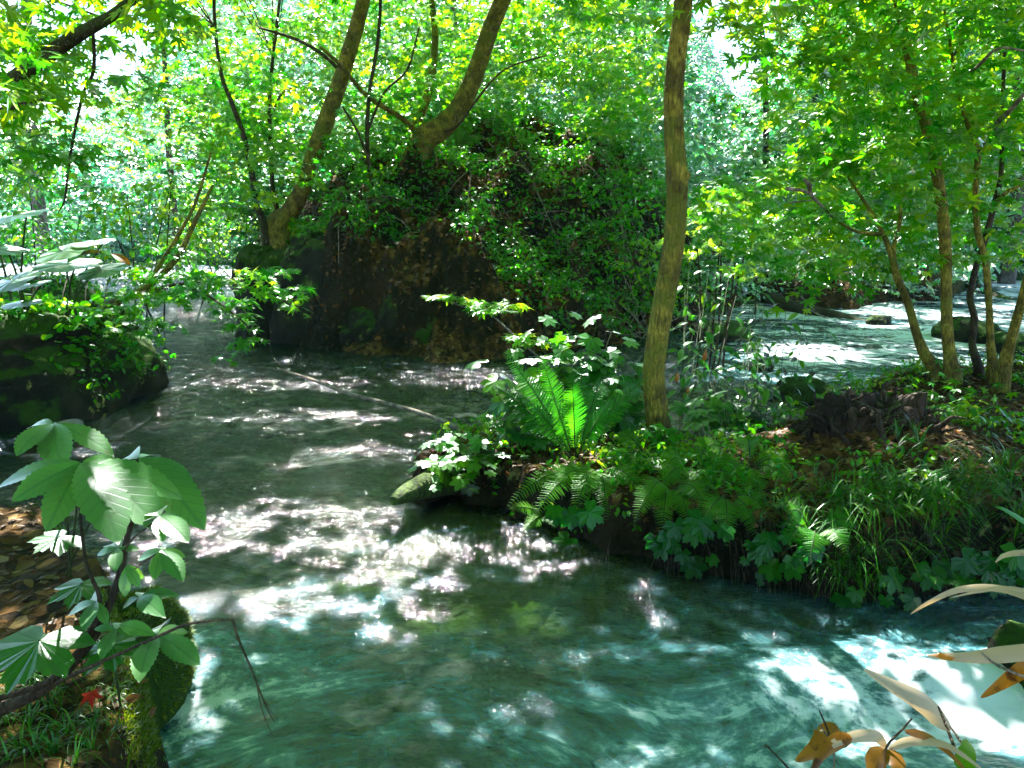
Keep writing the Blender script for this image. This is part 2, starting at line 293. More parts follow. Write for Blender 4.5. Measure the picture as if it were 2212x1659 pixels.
def water_mat():
    m, N, L, out = mat('stream_water')
    ge = N('NewGeometry'); a = N('Attribute', attribute_name='lc'); sa = N('SeparateXYZ'); L(a.outputs['Vector'], sa.inputs[0])   # u = turbulence, v = foam; both also hold painted far-river glare
    # flow-stretched, warped coordinates
    nw = N('TexNoise', i_Scale=0.9, i_Detail=2.0); L(ge.outputs['Position'], nw.inputs['Vector'])
    s1 = N('VectorMath', operation='SUBTRACT'); L(nw.outputs['Color'], s1.inputs[0]); s1.inputs[1].default_value = (0.5, 0.5, 0.5)
    s2 = N('VectorMath', operation='MULTIPLY'); L(s1.outputs[0], s2.inputs[0]); s2.inputs[1].default_value = (0.9, 0.9, 0)
    s3 = N('VectorMath', operation='ADD'); L(ge.outputs['Position'], s3.inputs[0]); L(s2.outputs[0], s3.inputs[1])
    mp = N('Mapping'); mp.inputs['Rotation'].default_value = (0, 0, R(20)); mp.inputs['Scale'].default_value = (0.6, 1.0, 1); L(s3.outputs[0], mp.inputs[0])
    mq = N('Mapping'); mq.inputs['Rotation'].default_value = (0, 0, R(12)); mq.inputs['Scale'].default_value = (0.6, 1.0, 1); L(ge.outputs['Position'], mq.inputs[0])
    r1 = N('TexNoise', i_Scale=9.0, i_Detail=4.0, i_Roughness=0.6, i_Distortion=.4); L(mq.outputs[0], r1.inputs['Vector'])
    r2 = N('TexNoise', i_Scale=55.0, i_Detail=4.0, i_Roughness=0.6); L(mq.outputs[0], r2.inputs['Vector'])
    b1 = N('Bump', i_Strength=0.6, i_Distance=0.045); L(r1.outputs[0], b1.inputs['Height'])
    b2 = N('Bump', i_Strength=1.0, i_Distance=0.014); L(r2.outputs[0], b2.inputs['Height']); L(b1.outputs[0], b2.inputs['Normal'])
    # milky, aerated streaks; their contrast also paints in ripple reflections
    mk = N('TexNoise', i_Scale=3.2, i_Detail=8.0, i_Roughness=0.68, i_Distortion=1.0); L(mp.outputs[0], mk.inputs['Vector'])
    k1 = N('Math', operation='MULTIPLY_ADD'); L(sa.outputs[0], k1.inputs[0]); k1.inputs[1].default_value = 0.42; L(mk.outputs[0], k1.inputs[2])
    km = N('MapRange'); L(k1.outputs[0], km.inputs[0]); km.inputs[1].default_value = 0.55; km.inputs[2].default_value = 0.98; km.inputs[3].default_value = 0; km.inputs[4].default_value = 0.95
    fn = N('TexNoise', i_Scale=11.0, i_Detail=7.0, i_Roughness=0.7); L(s3.outputs[0], fn.inputs['Vector'])
    fa = N('Math', operation='MULTIPLY_ADD'); L(fn.outputs[0], fa.inputs[0]); fa.inputs[1].default_value = 1.1; L(mk.outputs[0], fa.inputs[2])
    kf = N('Math', operation='MULTIPLY_ADD'); L(sa.outputs[1], kf.inputs[0]); kf.inputs[1].default_value = 0.66; L(fa.outputs[0], kf.inputs[2])
    # thin curling foam lines where the water is turbulent
    fl = N('TexNoise', i_Scale=1.9, i_Detail=4.0, i_Roughness=0.55, i_Distortion=1.6); L(mp.outputs[0], fl.inputs['Vector'])
    f1 = N('Math', operation='SUBTRACT'); L(fl.outputs[0], f1.inputs[0]); f1.inputs[1].default_value = 0.5; f2 = N('Math', operation='ABSOLUTE'); L(f1.outputs[0], f2.inputs[0])
    f3 = N('MapRange'); L(f2.outputs[0], f3.inputs[0]); f3.inputs[1].default_value = 0.0; f3.inputs[2].default_value = 0.045; f3.inputs[3].default_value = 0.5; f3.inputs[4].default_value = 0
    f4 = N('Math', operation='MULTIPLY'); L(f3.outputs[0], f4.inputs[0]); L(sa.outputs[0], f4.inputs[1]); f5 = N('Math', operation='MULTIPLY'); L(f4.outputs[0], f5.inputs[0]); L(fn.outputs[0], f5.inputs[1])
    fm = N('MapRange'); L(kf.outputs[0], fm.inputs[0]); fm.inputs[1].default_value = 1.28; fm.inputs[2].default_value = 1.5
    base = N('BsdfTransparent'); base.inputs[0].default_value = (0.28, 0.40, 0.42, 1)
    body = N('BsdfDiffuse'); body.inputs[0].default_value = (0.02, 0.05, 0.085, 1)
    x0 = N('MixShader'); x0.inputs[0].default_value = 0.12; L(base.outputs[0], x0.inputs[1]); L(body.outputs[0], x0.inputs[2])
    milk_refl = N('BsdfDiffuse'); L(b1.outputs[0], milk_refl.inputs['Normal'])
    kt = N('MapRange'); L(fn.outputs[0], kt.inputs[0]); kt.inputs[1].default_value = .3; kt.inputs[2].default_value = .7; kt.inputs[3].default_value = .45; kt.inputs[4].default_value = 1.25; kq = N('Math', operation='MULTIPLY'); L(km.outputs[0], kq.inputs[0]); L(kt.outputs[0], kq.inputs[1]); ka = N('Math', operation='ADD', use_clamp=True); L(kq.outputs[0], ka.inputs[0]); L(f5.outputs[0], ka.inputs[1]);
    rm = ramp(N, [(0.0, (0.015, 0.06, 0.065)), (0.4, (0.05, 0.19, 0.235)), (0.75, (0.13, 0.33, 0.38)), (1.0, (0.45, 0.62, 0.66))]); L(ka.outputs[0], rm.inputs[0]); L(rm.outputs[0], milk_refl.inputs[0])
    x1 = N('MixShader'); L(ka.outputs[0], x1.inputs[0]); L(x0.outputs[0], x1.inputs[1]); L(milk_refl.outputs[0], x1.inputs[2])
    foam_glare = N('BsdfDiffuse'); foam_glare.inputs[0].default_value = (0.74, 0.82, 0.92, 1)  # blue cast is sky reflection put into the colour
    x2 = N('MixShader'); L(fm.outputs[0], x2.inputs[0]); L(x1.outputs[0], x2.inputs[1]); L(foam_glare.outputs[0], x2.inputs[2])
    gl = N('BsdfGlossy', i_Roughness=0.07); L(b2.outputs[0], gl.inputs['Normal'])
    f0 = N('Fresnel', i_IOR=1.33); fq = N('Math', operation='MULTIPLY'); fq.inputs[1].default_value = 0.75; L(f0.outputs[0], fq.inputs[0]); fr = N('Math', operation='MINIMUM'); fr.inputs[1].default_value = 0.14; L(fq.outputs[0], fr.inputs[0])
    x3 = N('MixShader'); L(fr.outputs[0], x3.inputs[0]); L(x2.outputs[0], x3.inputs[1]); L(gl.outputs[0], x3.inputs[2])
    L(x3.outputs[0], out.inputs[0])
    return m
M_WATER = water_mat()

# ------------------------------------------------------------------ land form
def poly(px, z=0.0): return [tuple(P(a, b, z)[:2]) for a, b in px]
PA = [(-9, 4.6)] + poly([(-60, 1083), (0, 1085), (100, 1098), (170, 1138), (230, 1185), (262, 1260), (290, 1340), (318, 1420), (335, 1500), (330, 1590), (300, 1680)], .42) + [(-0.75, 1.35), (0.2, 1.0), (3, 0.95), (12, 0.9), (12, -12), (-12, -12)]
PC = poly([(545, 672), (560, 700), (600, 737), (700, 755), (800, 775), (900, 792), (1000, 800), (1100, 795), (1200, 785), (1300, 765), (1400, 745), (1500, 722), (1570, 700), (1640, 672)]) + [(7.5, 20), (6, 27), (-3, 25), (-6.5, 20)]
PD = poly([(860, 1082), (920, 1090), (990, 1085), (1090, 1115), (1180, 1150), (1300, 1190), (1450, 1220), (1600, 1250), (1750, 1285), (1900, 1300), (2050, 1290), (2212, 1270), (2500, 1250), (2700, 1200), (2700, 1100)]) + poly([(2650, 800), (2212, 790), (2000, 795), (1900, 815), (1800, 850), (1700, 885), (1600, 905), (1450, 912)], .4) + poly([(1300, 950), (1200, 955), (1100, 960), (1000, 965), (920, 1000)], .1)
PE = poly([(1640, 652), (1700, 662), (1850, 668), (1900, 655), (2060, 650), (2095, 612), (2300, 604), (3200, 600)]) + [(90, 24), (90, 140), (-90, 140), (-90, 27)] + poly([(-900, 566), (-300, 566), (180, 570), (480, 573)]) + [(-6, 30), (2, 31), (8, 24)]
def sdist(x, y, pg):
    """signed distance, positive inside"""
    d = np.full(x.shape, 1e9); ins = np.zeros(x.shape, bool); n = len(pg)
    for i in range(n):
        (ax, ay), (bx, by) = pg[i], pg[(i + 1) % n]
        ex, ey = bx - ax, by - ay; wx, wy = x - ax, y - ay
        t = np.clip((wx * ex + wy * ey) / (ex * ex + ey * ey + 1e-12), 0, 1)
        d = np.minimum(d, np.hypot(wx - ex * t, wy - ey * t))
        c = ((ay > y) != (by > y)) & (x < (bx - ax) * (y - ay) / (by - ay + 1e-12) + ax); ins ^= c
    return np.where(ins, d, -d)
def H(x, y):
    x = np.asarray(x, float); y = np.asarray(y, float)
    p = np.stack([x, y], -1); n1 = fbm(p * 0.9, 4, 1); n2 = fbm(p * 4.0, 3, 5)
    h = -0.34 - 0.14 * n1 + 0.1 * n2
    n3 = fbm(p * 2.0, 4, 15); wob = (n1 - 0.5) * 0.25 + (n2 - 0.5) * 0.12
    d = sdist(x, y, PA) + wob * 0.4; h = np.maximum(h, -0.4 + sst(-0.12, 0.10, d) * (0.82 + 0.10 * n2 + 0.06 * n1))
    d = sdist(x, y, PD) + wob * 0.5 + (fbm(p * 7, 3, 18) - .5) * .22
    top = 0.24 + 0.16 * sst(1, 4, x) + 0.09 * n1 + 0.04 * n2
    q = P(1880, 960, .5); top = top + 0.3 * np.exp(-(((x - q[0]) / .8) ** 2 + ((y - q[1]) / .6) ** 2))
    h = np.maximum(h, -0.4 + sst(-0.10, 0.16, d) * (0.4 + top))
    d = sdist(x, y, PC) + wob * 1.2 + (n3 - .5) * .5
    base = 1.15 - 0.75 * sst(-2.2, 1.5, x)
    pk = 2.5 * np.exp(-((x - 0.2) ** 2 / (2 * 2.3 ** 2) + (y - 15.6) ** 2 / (2 * 2.0 ** 2))) * sst(0, 2.2, d)
    h = np.maximum(h, -0.4 + sst(-0.25, 1, d / (0.55 + 1.9 * sst(-3.0, -.6, x))) * (0.4 + base + 0.35 * n1 + 0.12 * n2 + .5 * (n3 - .5)) + pk + (0.9 * (n3 - .5) + .5 * (n1 - .5) + .15 * (n2 - .5)) * sst(0, 1, d))
    d = sdist(x, y, PE) + wob * 2
    h = np.maximum(h, -0.4 + sst(-0.4, 0.6, d) * (0.8 + 0.5 * n1) + np.maximum(d - 1, 0) * sst(0, 6, d) * (0.42 - .22 * sst(-.34, -.5, x / np.maximum(y, 1)) - .2 * np.exp(-((x / np.maximum(y, 1) - .27) / .05) ** 2)) + (n1 - .5) * 1.5 * sst(2, 10, d))
    return h
def fan(r0, r1, nr, fov, na, full=False):
    """polar grid around the camera foot, fine in front and coarse behind"""
    r = np.geomspace(r0, r1, nr)
    a1 = np.linspace(-fov, fov, na)
    if full:
        a2 = np.linspace(fov, 360 - fov, 60)[1:-1]; a = np.concatenate([a1, a2])
    else: a = a1
    A, Rr = np.meshgrid(np.radians(a), r); X = np.sin(A) * Rr; Y = np.cos(A) * Rr
    n, m = A.shape; idx = np.arange(n * m).reshape(n, m)
    i0, i1, j0, j1 = idx[:-1], idx[1:], None, None
    if full: nx = np.roll(idx, -1, 1)
    else: nx = idx[:, 1:]; idx2 = idx[:, :-1]
    c = idx if full else idx2
    T = np.concatenate([np.stack([c[:-1], nx[:-1], nx[1:]], -1).reshape(-1, 3), np.stack([c[:-1], nx[1:], c[1:]], -1).reshape(-1, 3)])
    return X.ravel(), Y.ravel(), T[:, ::-1]
X, Y, T = fan(0.25, 84, 620, 42, 560, True)
Z = H(X, Y)
gg = Geo().add(np.stack([X, Y, Z], -1), T, np.zeros((len(X), 3)))
gg.add([[0, 0, float(Z[0])]] + [[X[k], Y[k], Z[k]] for k in range(618)], [[0, k + 1, (k + 1) % 618 + 1] for k in range(618)], np.zeros((619, 3)))
tag(gg.build('ground', M_GROUND, smooth=True), kind='structure')
def Hs(x, y): return float(H(np.array([x]), np.array([y]))[0])

# ------------------------------------------------------------------ water sheet
X, Y, T = fan(0.7, 70, 760, 44, 640)
p = np.stack([X, Y], -1)
q = P(2080, 1500); q2 = P(400, 1520)
turb = sst(4.5, 2.5, Y) * 0.78 + 0.35 * np.exp(-(((X - q[0]) / 1.3) ** 2 + ((Y - q[1]) / 0.8) ** 2)) + .35 * np.exp(-(((X - q2[0]) / .5) ** 2 + ((Y - q2[1]) / 0.5) ** 2)) + 0.5 * sst(7.5, 9, Y) * sst(1.5, 3, X)  # last term paints the far river's sky glare as milky water
turb = turb * (0.55 + 0.9 * fbm(p * [0.7, 1.1], 3, 3))
foam_glare = 0.8 * np.exp(-(((X - q[0] - .3) / 0.8) ** 2 + ((Y - q[1] + .05) / 0.28) ** 2)) + 0.2 * np.exp(-(((X - q[0]) / 1.1) ** 2 + ((Y - q[1] - .1) / 0.5) ** 2)) + 0.6 * np.exp(-(((X - q2[0]) / .28) ** 2 + ((Y - q2[1]) / 0.3) ** 2)) + 0.95 * sst(7.5, 10, Y) * sst(1.6, 3.5, X) * fbm(p * [.8, 1.6], 3, 71) + .5 * sst(20, 25, Y)  # far-water terms put sky glare in as foam; near ones are real foam
ca, sa = math.cos(R(20)), math.sin(R(20)); u = X * ca - Y * sa; v = X * sa + Y * ca
amp = 0.009 + 0.006 * np.clip(turb, 0, 1.2)
Z = amp * ((fbm(np.stack([u * 1.1, v * 2.4], -1), 4, 9) - .5) * 1.5 + (fbm(np.stack([u * 4.5, v * 9.0], -1), 3, 12) - .5) * 1.1)
Z = Z + 0.05 * np.exp(-(((X - q[0]) / 1.2) ** 2 + ((Y - q[1] - .15) / 0.22) ** 2)) - 0.05 * np.exp(-(((X - q[0]) / 1.2) ** 2 + ((Y - q[1] + .2) / 0.22) ** 2))
tag(Geo().add(np.stack([X, Y, Z], -1), T, np.stack([np.clip(turb, 0, 1.2), np.clip(foam_glare, 0, 1), Z * 0], -1)).build('water', M_WATER, smooth=True), kind='structure')

# ------------------------------------------------------------------ leaf shapes: base at 0, length along +Y, face +Z, size 1
def t_rhomb(w=0.34):
    V = [(0, 0, 0), (-w, .42, .09), (w, .42, .09), (0, 1, -.08)]
    return np.array(V, float), np.array([(0, 3, 1), (0, 2, 3)]), np.array([(0, 0), (-w, .42), (w, .42), (0, 1)], float)
def t_oval(w=0.3, n=6, fold=0.12, droop=0.25, ser=0.0, peak=0.45, pw=1.0, tip=1.2):
    V, U = [], []
    for i in range(n + 1):
        t = i / n; a = t / peak if t < peak else (1 - t) / (1 - peak)
        hw = w * (max(0, math.sin(a * math.pi / 2)) ** (pw if t < peak else tip))
        if ser and i % 2: hw *= 1 - ser
        z = -droop * t * t
        for s in (-1, 0, 1):
            V.append((s * hw, t, z + abs(s) * fold * hw)); U.append((s * hw, t))
    T = []
    for i in range(n):
        a = 3 * i
        for k in (0, 1): T += [(a + k, a + k + 1, a + k + 4), (a + k, a + k + 4, a + k + 3)]
    return np.array(V, float), np.array(T), np.array(U, float)
def t_radial(pts, cz=0.0, droop=0.15, cy0=0.0):
    """pts: (angle from +Y, radius) around a centre at (0, cy0)"""
    V = [(0, cy0, cz)]; U = [(0, 0)]
    for a, r in pts:
        V.append((r * math.sin(R(a)), cy0 + r * math.cos(R(a)), -droop * r * r)); U.append((0.3 * math.sin(R(a * 3)) * r, r))
    n = len(pts)
    return np.array(V, float), np.array([(0, 1 + (k + 1) % n, 1 + k) for k in range(n)]), np.array(U, float)
def half(l): return l + [(-a, r) for a, r in reversed(l) if a not in (0, 180)]
t_maple = t_radial(half([(0, 1), (9, .62), (20, .36), (34, .7), (44, .92), (54, .6), (68, .34), (84, .55), (100, .66), (112, .4), (140, .22), (176, .07)]), droop=.18)
t_maple5 = t_radial(half([(0, 1), (20, .38), (45, .9), (70, .36), (98, .62), (140, .24), (176, .06)]), droop=.2)
t_star = t_radial(half([(0, 1), (24, .4), (52, .85), (80, .34), (110, .5), (165, .15)]), droop=.2)
t_lobed = t_radial(half([(0, 1), (7, .82), (14, .84), (22, .6), (32, .78), (40, .8), (48, .97), (56, .84), (66, .78), (76, .55), (88, .72), (98, .85), (110, .72), (124, .66), (140, .68), (154, .5), (170, .2)]), droop=.2)
t_round = t_radial([(a, .5 * (1 + .04 * math.sin(a * .3))) for a in range(0, 360, 40)], cy0=.5, droop=.1)
t_biground = t_radial([(a, .5 * (1 + .05 * math.sin(a * .13) + .03 * math.cos(a * .31)) * (0.25 if abs(a - 180) < 8 else 1)) for a in range(0, 360, 12)], cz=-.06, cy0=.35, droop=.35)
t_ov = t_oval(.27, 4, .2, .25); t_far = t_rhomb(.33); t_wide = t_rhomb(.42)
t_lance = (np.array([(0, 0, 0), (-.10, .12, .02), (.10, .12, .02), (-.085, .5, 0), (.085, .5, 0), (0, 1, -.12)], float), np.array([(0, 2, 1), (1, 2, 4), (1, 4, 3), (3, 4, 5)]), np.array([(0, 0), (-.1, .1), (.1, .1), (-.08, .5), (.08, .5), (0, 1)], float))
t_leaflet = t_oval(.215, 26, .16, .3, .13, .6, 0.9, .8)
t_leaflet2 = t_oval(.2, 12, .2, .3, .05, .5, 1.0, 1.1)
t_blade = t_oval(.07, 10, .3, .35, 0, .3, .7, 1.0)

def scatter(g, tm, pos, d, n, sc, rnd=None):
    V, T, U = tm; pos = np.asarray(pos, float).reshape(-1, 3); m = len(pos)
    if m == 0: return g
    d = norm(np.broadcast_to(d, (m, 3))); n = np.broadcast_to(np.asarray(n, float), (m, 3))
    n = norm(n - (n * d).sum(-1, keepdims=True) * d); x = np.cross(d, n)
    sc = np.broadcast_to(np.asarray(sc, float), (m,)); rnd = rng.random(m) if rnd is None else np.broadcast_to(rnd, (m,))
    W = V[None, :, 0, None] * x[:, None] + V[None, :, 1, None] * d[:, None] + V[None, :, 2, None] * n[:, None]
    W = pos[:, None] + W * sc[:, None, None]
    k = len(V); TT = T[None] + (np.arange(m) * k)[:, None, None]
    A = np.concatenate([np.broadcast_to(U[None], (m, k, 2)), np.broadcast_to(rnd[:, None, None], (m, k, 1))], -1)
    return g.add(W, TT, A)

def tube(g, pts, rad, n=10, bump=0.0, seed=0, cap=True, sub=1, rnd=0.5):
    pts = np.asarray(pts, float); rad = np.asarray(rad, float)
    if sub > 1 and len(pts) > 2:
        m = len(pts); t = np.linspace(0, m - 1, (m - 1) * sub + 1); i = np.clip(np.floor(t).astype(int), 0, m - 2); f = (t - i)[:, None]
        p0, p1, p2, p3 = pts[np.maximum(i - 1, 0)], pts[i], pts[i + 1], pts[np.minimum(i + 2, m - 1)]
        pts = 0.5 * (2 * p1 + (p2 - p0) * f + (2 * p0 - 5 * p1 + 4 * p2 - p3) * f ** 2 + (3 * p1 - p0 - 3 * p2 + p3) * f ** 3)
        rad = np.interp(t, np.arange(m), rad)
    m = len(pts); tan = norm(np.gradient(pts, axis=0))
    ref = np.array([0, 1, 0.0]) if abs(tan[0][1]) < .9 else np.array([1.0, 0, 0])
    X_ = []; pr = ref
    for k in range(m):
        x = pr - tan[k] * (pr @ tan[k]); x = x / (np.linalg.norm(x) + 1e-9); X_.append(x); pr = x
    X_ = np.array(X_); Y_ = np.cross(tan, X_)
    a = np.linspace(0, 2 * np.pi, n, endpoint=False)
    ring = np.cos(a)[None, :, None] * X_[:, None] + np.sin(a)[None, :, None] * Y_[:, None]
    L_ = np.concatenate([[0], np.cumsum(np.linalg.norm(np.diff(pts, axis=0), axis=1))])
    rr = rad[:, None] * np.ones((1, n))
    if bump:
        q = np.stack([np.cos(a)[None, :] * 1.3 + 0 * L_[:, None], np.sin(a)[None, :] * 1.3 + 0 * L_[:, None], (L_[:, None] / (rad.max() * 5)) + 0 * a[None]], -1)
        rr = rr * (1 + bump * (fbm(q * 1.3 + seed * 3.1, 3, seed) - .5) * 2)
    V = pts[:, None] + ring * rr[..., None]
    idx = np.arange(m * n).reshape(m, n); nx = np.roll(idx, -1, 1)
    T = np.concatenate([np.stack([idx[:-1], nx[:-1], nx[1:]], -1).reshape(-1, 3), np.stack([idx[:-1], nx[1:], idx[1:]], -1).reshape(-1, 3)])
    A = np.stack([np.broadcast_to(a[None] / 6.283, (m, n)), np.broadcast_to(L_[:, None], (m, n)), np.full((m, n), rnd)], -1)
    g.add(V, T, A)
    if cap:
        for e, o in ((0, False), (m - 1, True)):
            c = V[e].mean(0); vv = np.concatenate([[c], V[e]]); k = np.arange(n)
            t = np.stack([np.zeros(n, int), 1 + k, 1 + (k + 1) % n], -1); t = t if o else t[:, ::-1]
            g.add(vv, t, np.zeros((n + 1, 3)) + [0, 0, rnd])
    return pts

# ------------------------------------------------------------------ openings in the canopy: where sun reaches (photo px, px, height, radii in m)
GAPS = []
def gap(px, py, z, rx, ry=None): q = P(px, py, z); GAPS.append((q[0], q[1], z, rx, ry or rx))
for a in [(700, 900, 0, .9, .34), (790, 975, 0, .6, .28), (880, 990, 0, .35, .2), (640, 1170, 0, .75, .28), (800, 1160, 0, .7, .34), (720, 1110, 0, .5, .2), (560, 1190, 0, .3, .1), (820, 1240, 0, .55, .32), (850, 1320, 0, .32, .3), (740, 1290, 0, .4, .2), (700, 1310, 0, .25, .2),
          (985, 1090, 0, .14, .1), (1080, 1135, 0, .2, .14), (1030, 1250, 0, .16, .07), (1290, 1185, 0, .04, .04), (1160, 1540, 0, .06, .08), (1050, 1560, 0, .045, .05), (840, 1500, 0, .055, .09),
          (740, 1610, 0, .06, .06), (835, 1635, 0, .06, .06), (1380, 1655, 0, .08, .05), (1750, 1470, 0, .12, .12), (1730, 1400, 0, .14, .06), (1560, 1350, 0, .09, .04), (1600, 1610, 0, .05, .06), (2080, 1410, 0, .14, .08), (2150, 1570, 0, .22, .14), (1980, 1600, 0, .1, .1), (2060, 1500, 0, .1, .07), (1900, 1570, 0, .1, .07), (1760, 1520, 0, .08, .08),
          (460, 1290, 0, .14, .08), (390, 1480, 0, .2, .25), (420, 1600, 0, .2, .14), (560, 1350, 0, .2, .05), (600, 1290, 0, .12, .06), (1280, 1320, 0, .06, .04), (610, 785, 0, .15, .2), (740, 840, 0, .25, .15), (480, 1010, 0, .1, .06), (870, 830, 0, .2, .12),
          (1130, 800, .9, .5, .3), (1150, 720, 1.1, .35, .3), (1050, 640, 1.3, .3, .3), (990, 990, .35, .35, .25), (1000, 1030, .35, .25, .2), (1380, 960, .35, .2, .1), (1200, 940, .6, .2, .2), (1500, 970, .35, .15, .08), (1430, 1000, .35, .2, .1),
          (1200, 1000, .35, .25, .12), (1110, 1080, .3, .12, .12), (1620, 960, .4, .12, .08), (1690, 1050, .4, .06, .06), (2000, 1000, .6, .1, .1), (2100, 1050, .5, .08, .06), (2060, 1130, .5, .1, .06), (2120, 1110, .5, .1, .12),
          (250, 1050, 1.25, .28, .2), (350, 1060, 1.2, .15, .1), (130, 950, 1.35, .12, .08), (90, 1020, 1.3, .1, .06), (300, 1380, .95, .11, .07), (400, 1040, 1.2, .1, .05), (300, 1230, 1.0, .1, .06), (180, 1500, .5, .08, .06), (240, 1580, .45, .1, .06), (180, 1600, .45, .05, .05), (260, 1450, .5, .06, .06), (70, 1330, .5, .05, .04),
          (2050, 1480, .7, .3, .2), (2150, 1420, .8, .2, .1), (2080, 1285, .9, .25, .1), (1850, 1600, .7, .15, .1), (2000, 1620, .7, .2, .1),
          (195, 740, 1.1, .35, .25), (60, 620, 1.6, .5, .4), (430, 640, 1.3, .6, .4), (600, 600, 1.5, .3, .3), (520, 700, .8, .3, .3), (110, 700, 1.3, .3, .3), (60, 470, 2.3, .5, .5), (140, 500, 2.2, .3, .3), (600, 660, 1.2, .3, .3),
          (1750, 760, 0, .8, .9), (1700, 820, 0, .5, .5), (1600, 770, 0, .4, .5), (2000, 680, 0, 1.0, 1.0), (2150, 650, 0, 1.4, 2.5), (1900, 700, 0, .8, .6), (330, 575, 0, 4, 3), (1560, 900, .6, .3, .2), (1650, 780, .9, .3, .3), (1560, 640, 1.6, .5, .4), (1600, 700, 1.3, .4, .4), (1500, 600, 1.8, .4, .4),
          (1900, 900, .8, .08, .08), (1330, 490, 2.0, .4, .3), (1320, 365, 2.4, .3, .2), (960, 700, .8, .08, .08), (1480, 840, .8, .12, .1)]:
    gap(*a)
for px, py, y, r in [(1850, 60, 7, .9), (2050, 150, 7.5, .8), (1700, 40, 6, .5), (1650, 500, 7.5, .7), (2150, 480, 7.5, .5), (1900, 300, 7, .5), (1100, 130, 13, 1.6), (1300, 100, 13, 1.2), (950, 60, 13, 1.2), (620, 120, 13, 1.6), (480, 60, 13, 1.3), (700, 40, 13, 1),
                     (200, 60, 6, .9), (60, 100, 6, .7), (350, 30, 6, .5), (1200, 230, 15, 1.0), (450, 480, 16, 1.4), (560, 350, 13, .9), (830, 250, 13.5, .9), (1380, 230, 15, .8), (1250, 480, 13.5, .5), (1600, 600, 8, .7), (1560, 680, 7, .5), (1640, 560, 7, .5), (90, 540, 7.6, .8), (200, 520, 7.6, .5), (30, 400, 15, 1.2), (1800, 560, 17, 1.4), (1960, 1480, 1.5, .13), (2165, 255, 5.7, .3), (1745, 405, 5.8, .25), (2130, 140, 5.6, .2), (2100, 1060, 4.3, .2), (2160, 1130, 4.0, .2), (1980, 1120, 4.1, .12), (2060, 980, 5, .15), (1800, 1090, 4.2, .1), (500, 250, 13, 1.2), (780, 120, 13, 1.2), (1000, 200, 14, 1), (1750, 200, 8, .9), (2100, 330, 8, .6), (1980, 40, 6.5, .6), (1880, 420, 7, .5), (1720, 560, 7.5, .4), (2120, 1410, 1.45, .12), (2080, 1275, 1.6, .2), (1900, 1600, 1.3, .15), (2040, 1640, 1.3, .1), (1770, 1600, 1.37, .07), (430, 620, 7.9, .4), (570, 620, 7.7, .4), (350, 600, 8.2, .4), (620, 650, 7.6, .25), (540, 710, 7.5, .3), (60, 450, 7.5, .4), (200, 540, 7.3, .3), (60, 620, 7.2, .3), (160, 700, 7.6, .3), (300, 1040, 2.0, .14), (340, 1370, 1.75, .12), (100, 920, 2.3, .14), (350, 1200, 1.8, .1), (160, 1280, 1.95, .08), (70, 1400, 1.75, .08), (1130, 800, 5.4, .4), (1080, 870, 5.4, .3), (1150, 720, 5.7, .4), (1040, 650, 5.9, .4), (1250, 710, 5.8, .3), (990, 990, 4.95, .4), (1300, 760, 5.7, .25), (1180, 860, 5.3, .2), (1640, 640, 7.5, .5), (1520, 600, 7.2, .4), (1530, 800, 6, .3), (1300, 1060, 4.3, .1), (1420, 1040, 4.7, .1), (1700, 1080, 4.2, .1), (1560, 1020, 4.6, .12), (2100, 1100, 4, .12), (2050, 1180, 3.8, .1), (2020, 860, 5.6, .3), (1450, 300, 5.2, .1), (2200, 450, 22, 2), (1780, 480, 8, .5), (1950, 560, 7.5, .3)]:
    q = at(px, py, y); GAPS.append((q[0], q[1], q[2], r, r * .8))
GAPS = np.array(GAPS)
def keep(pos, generic=True, clear=1.3):
    """False for canopy leaves standing between the sun and a lit spot"""
    k = np.ones(len(pos), bool); fe = np.where(rng.random(len(pos)) < .10, 0, rng.uniform(.45, 1.5, len(pos)))
    for gx, gy, gz, rx, ry in GAPS:
        h = pos[:, 2] - gz; x = pos[:, 0] - SUN[0] / SUN[2] * h - gx; y = pos[:, 1] - SUN[1] / SUN[2] * h - gy
        k &= ~((h > clear) & ((x / rx) ** 2 + (y / ry) ** 2 < fe))
    return k
def in_view(pos, m=60):
    q = to_px(pos); return (pos[:, 1] > .3) & (q[:, 0] > -m) & (q[:, 0] < 2212 + m) & (q[:, 1] > -m) & (q[:, 1] < 1659 + m)

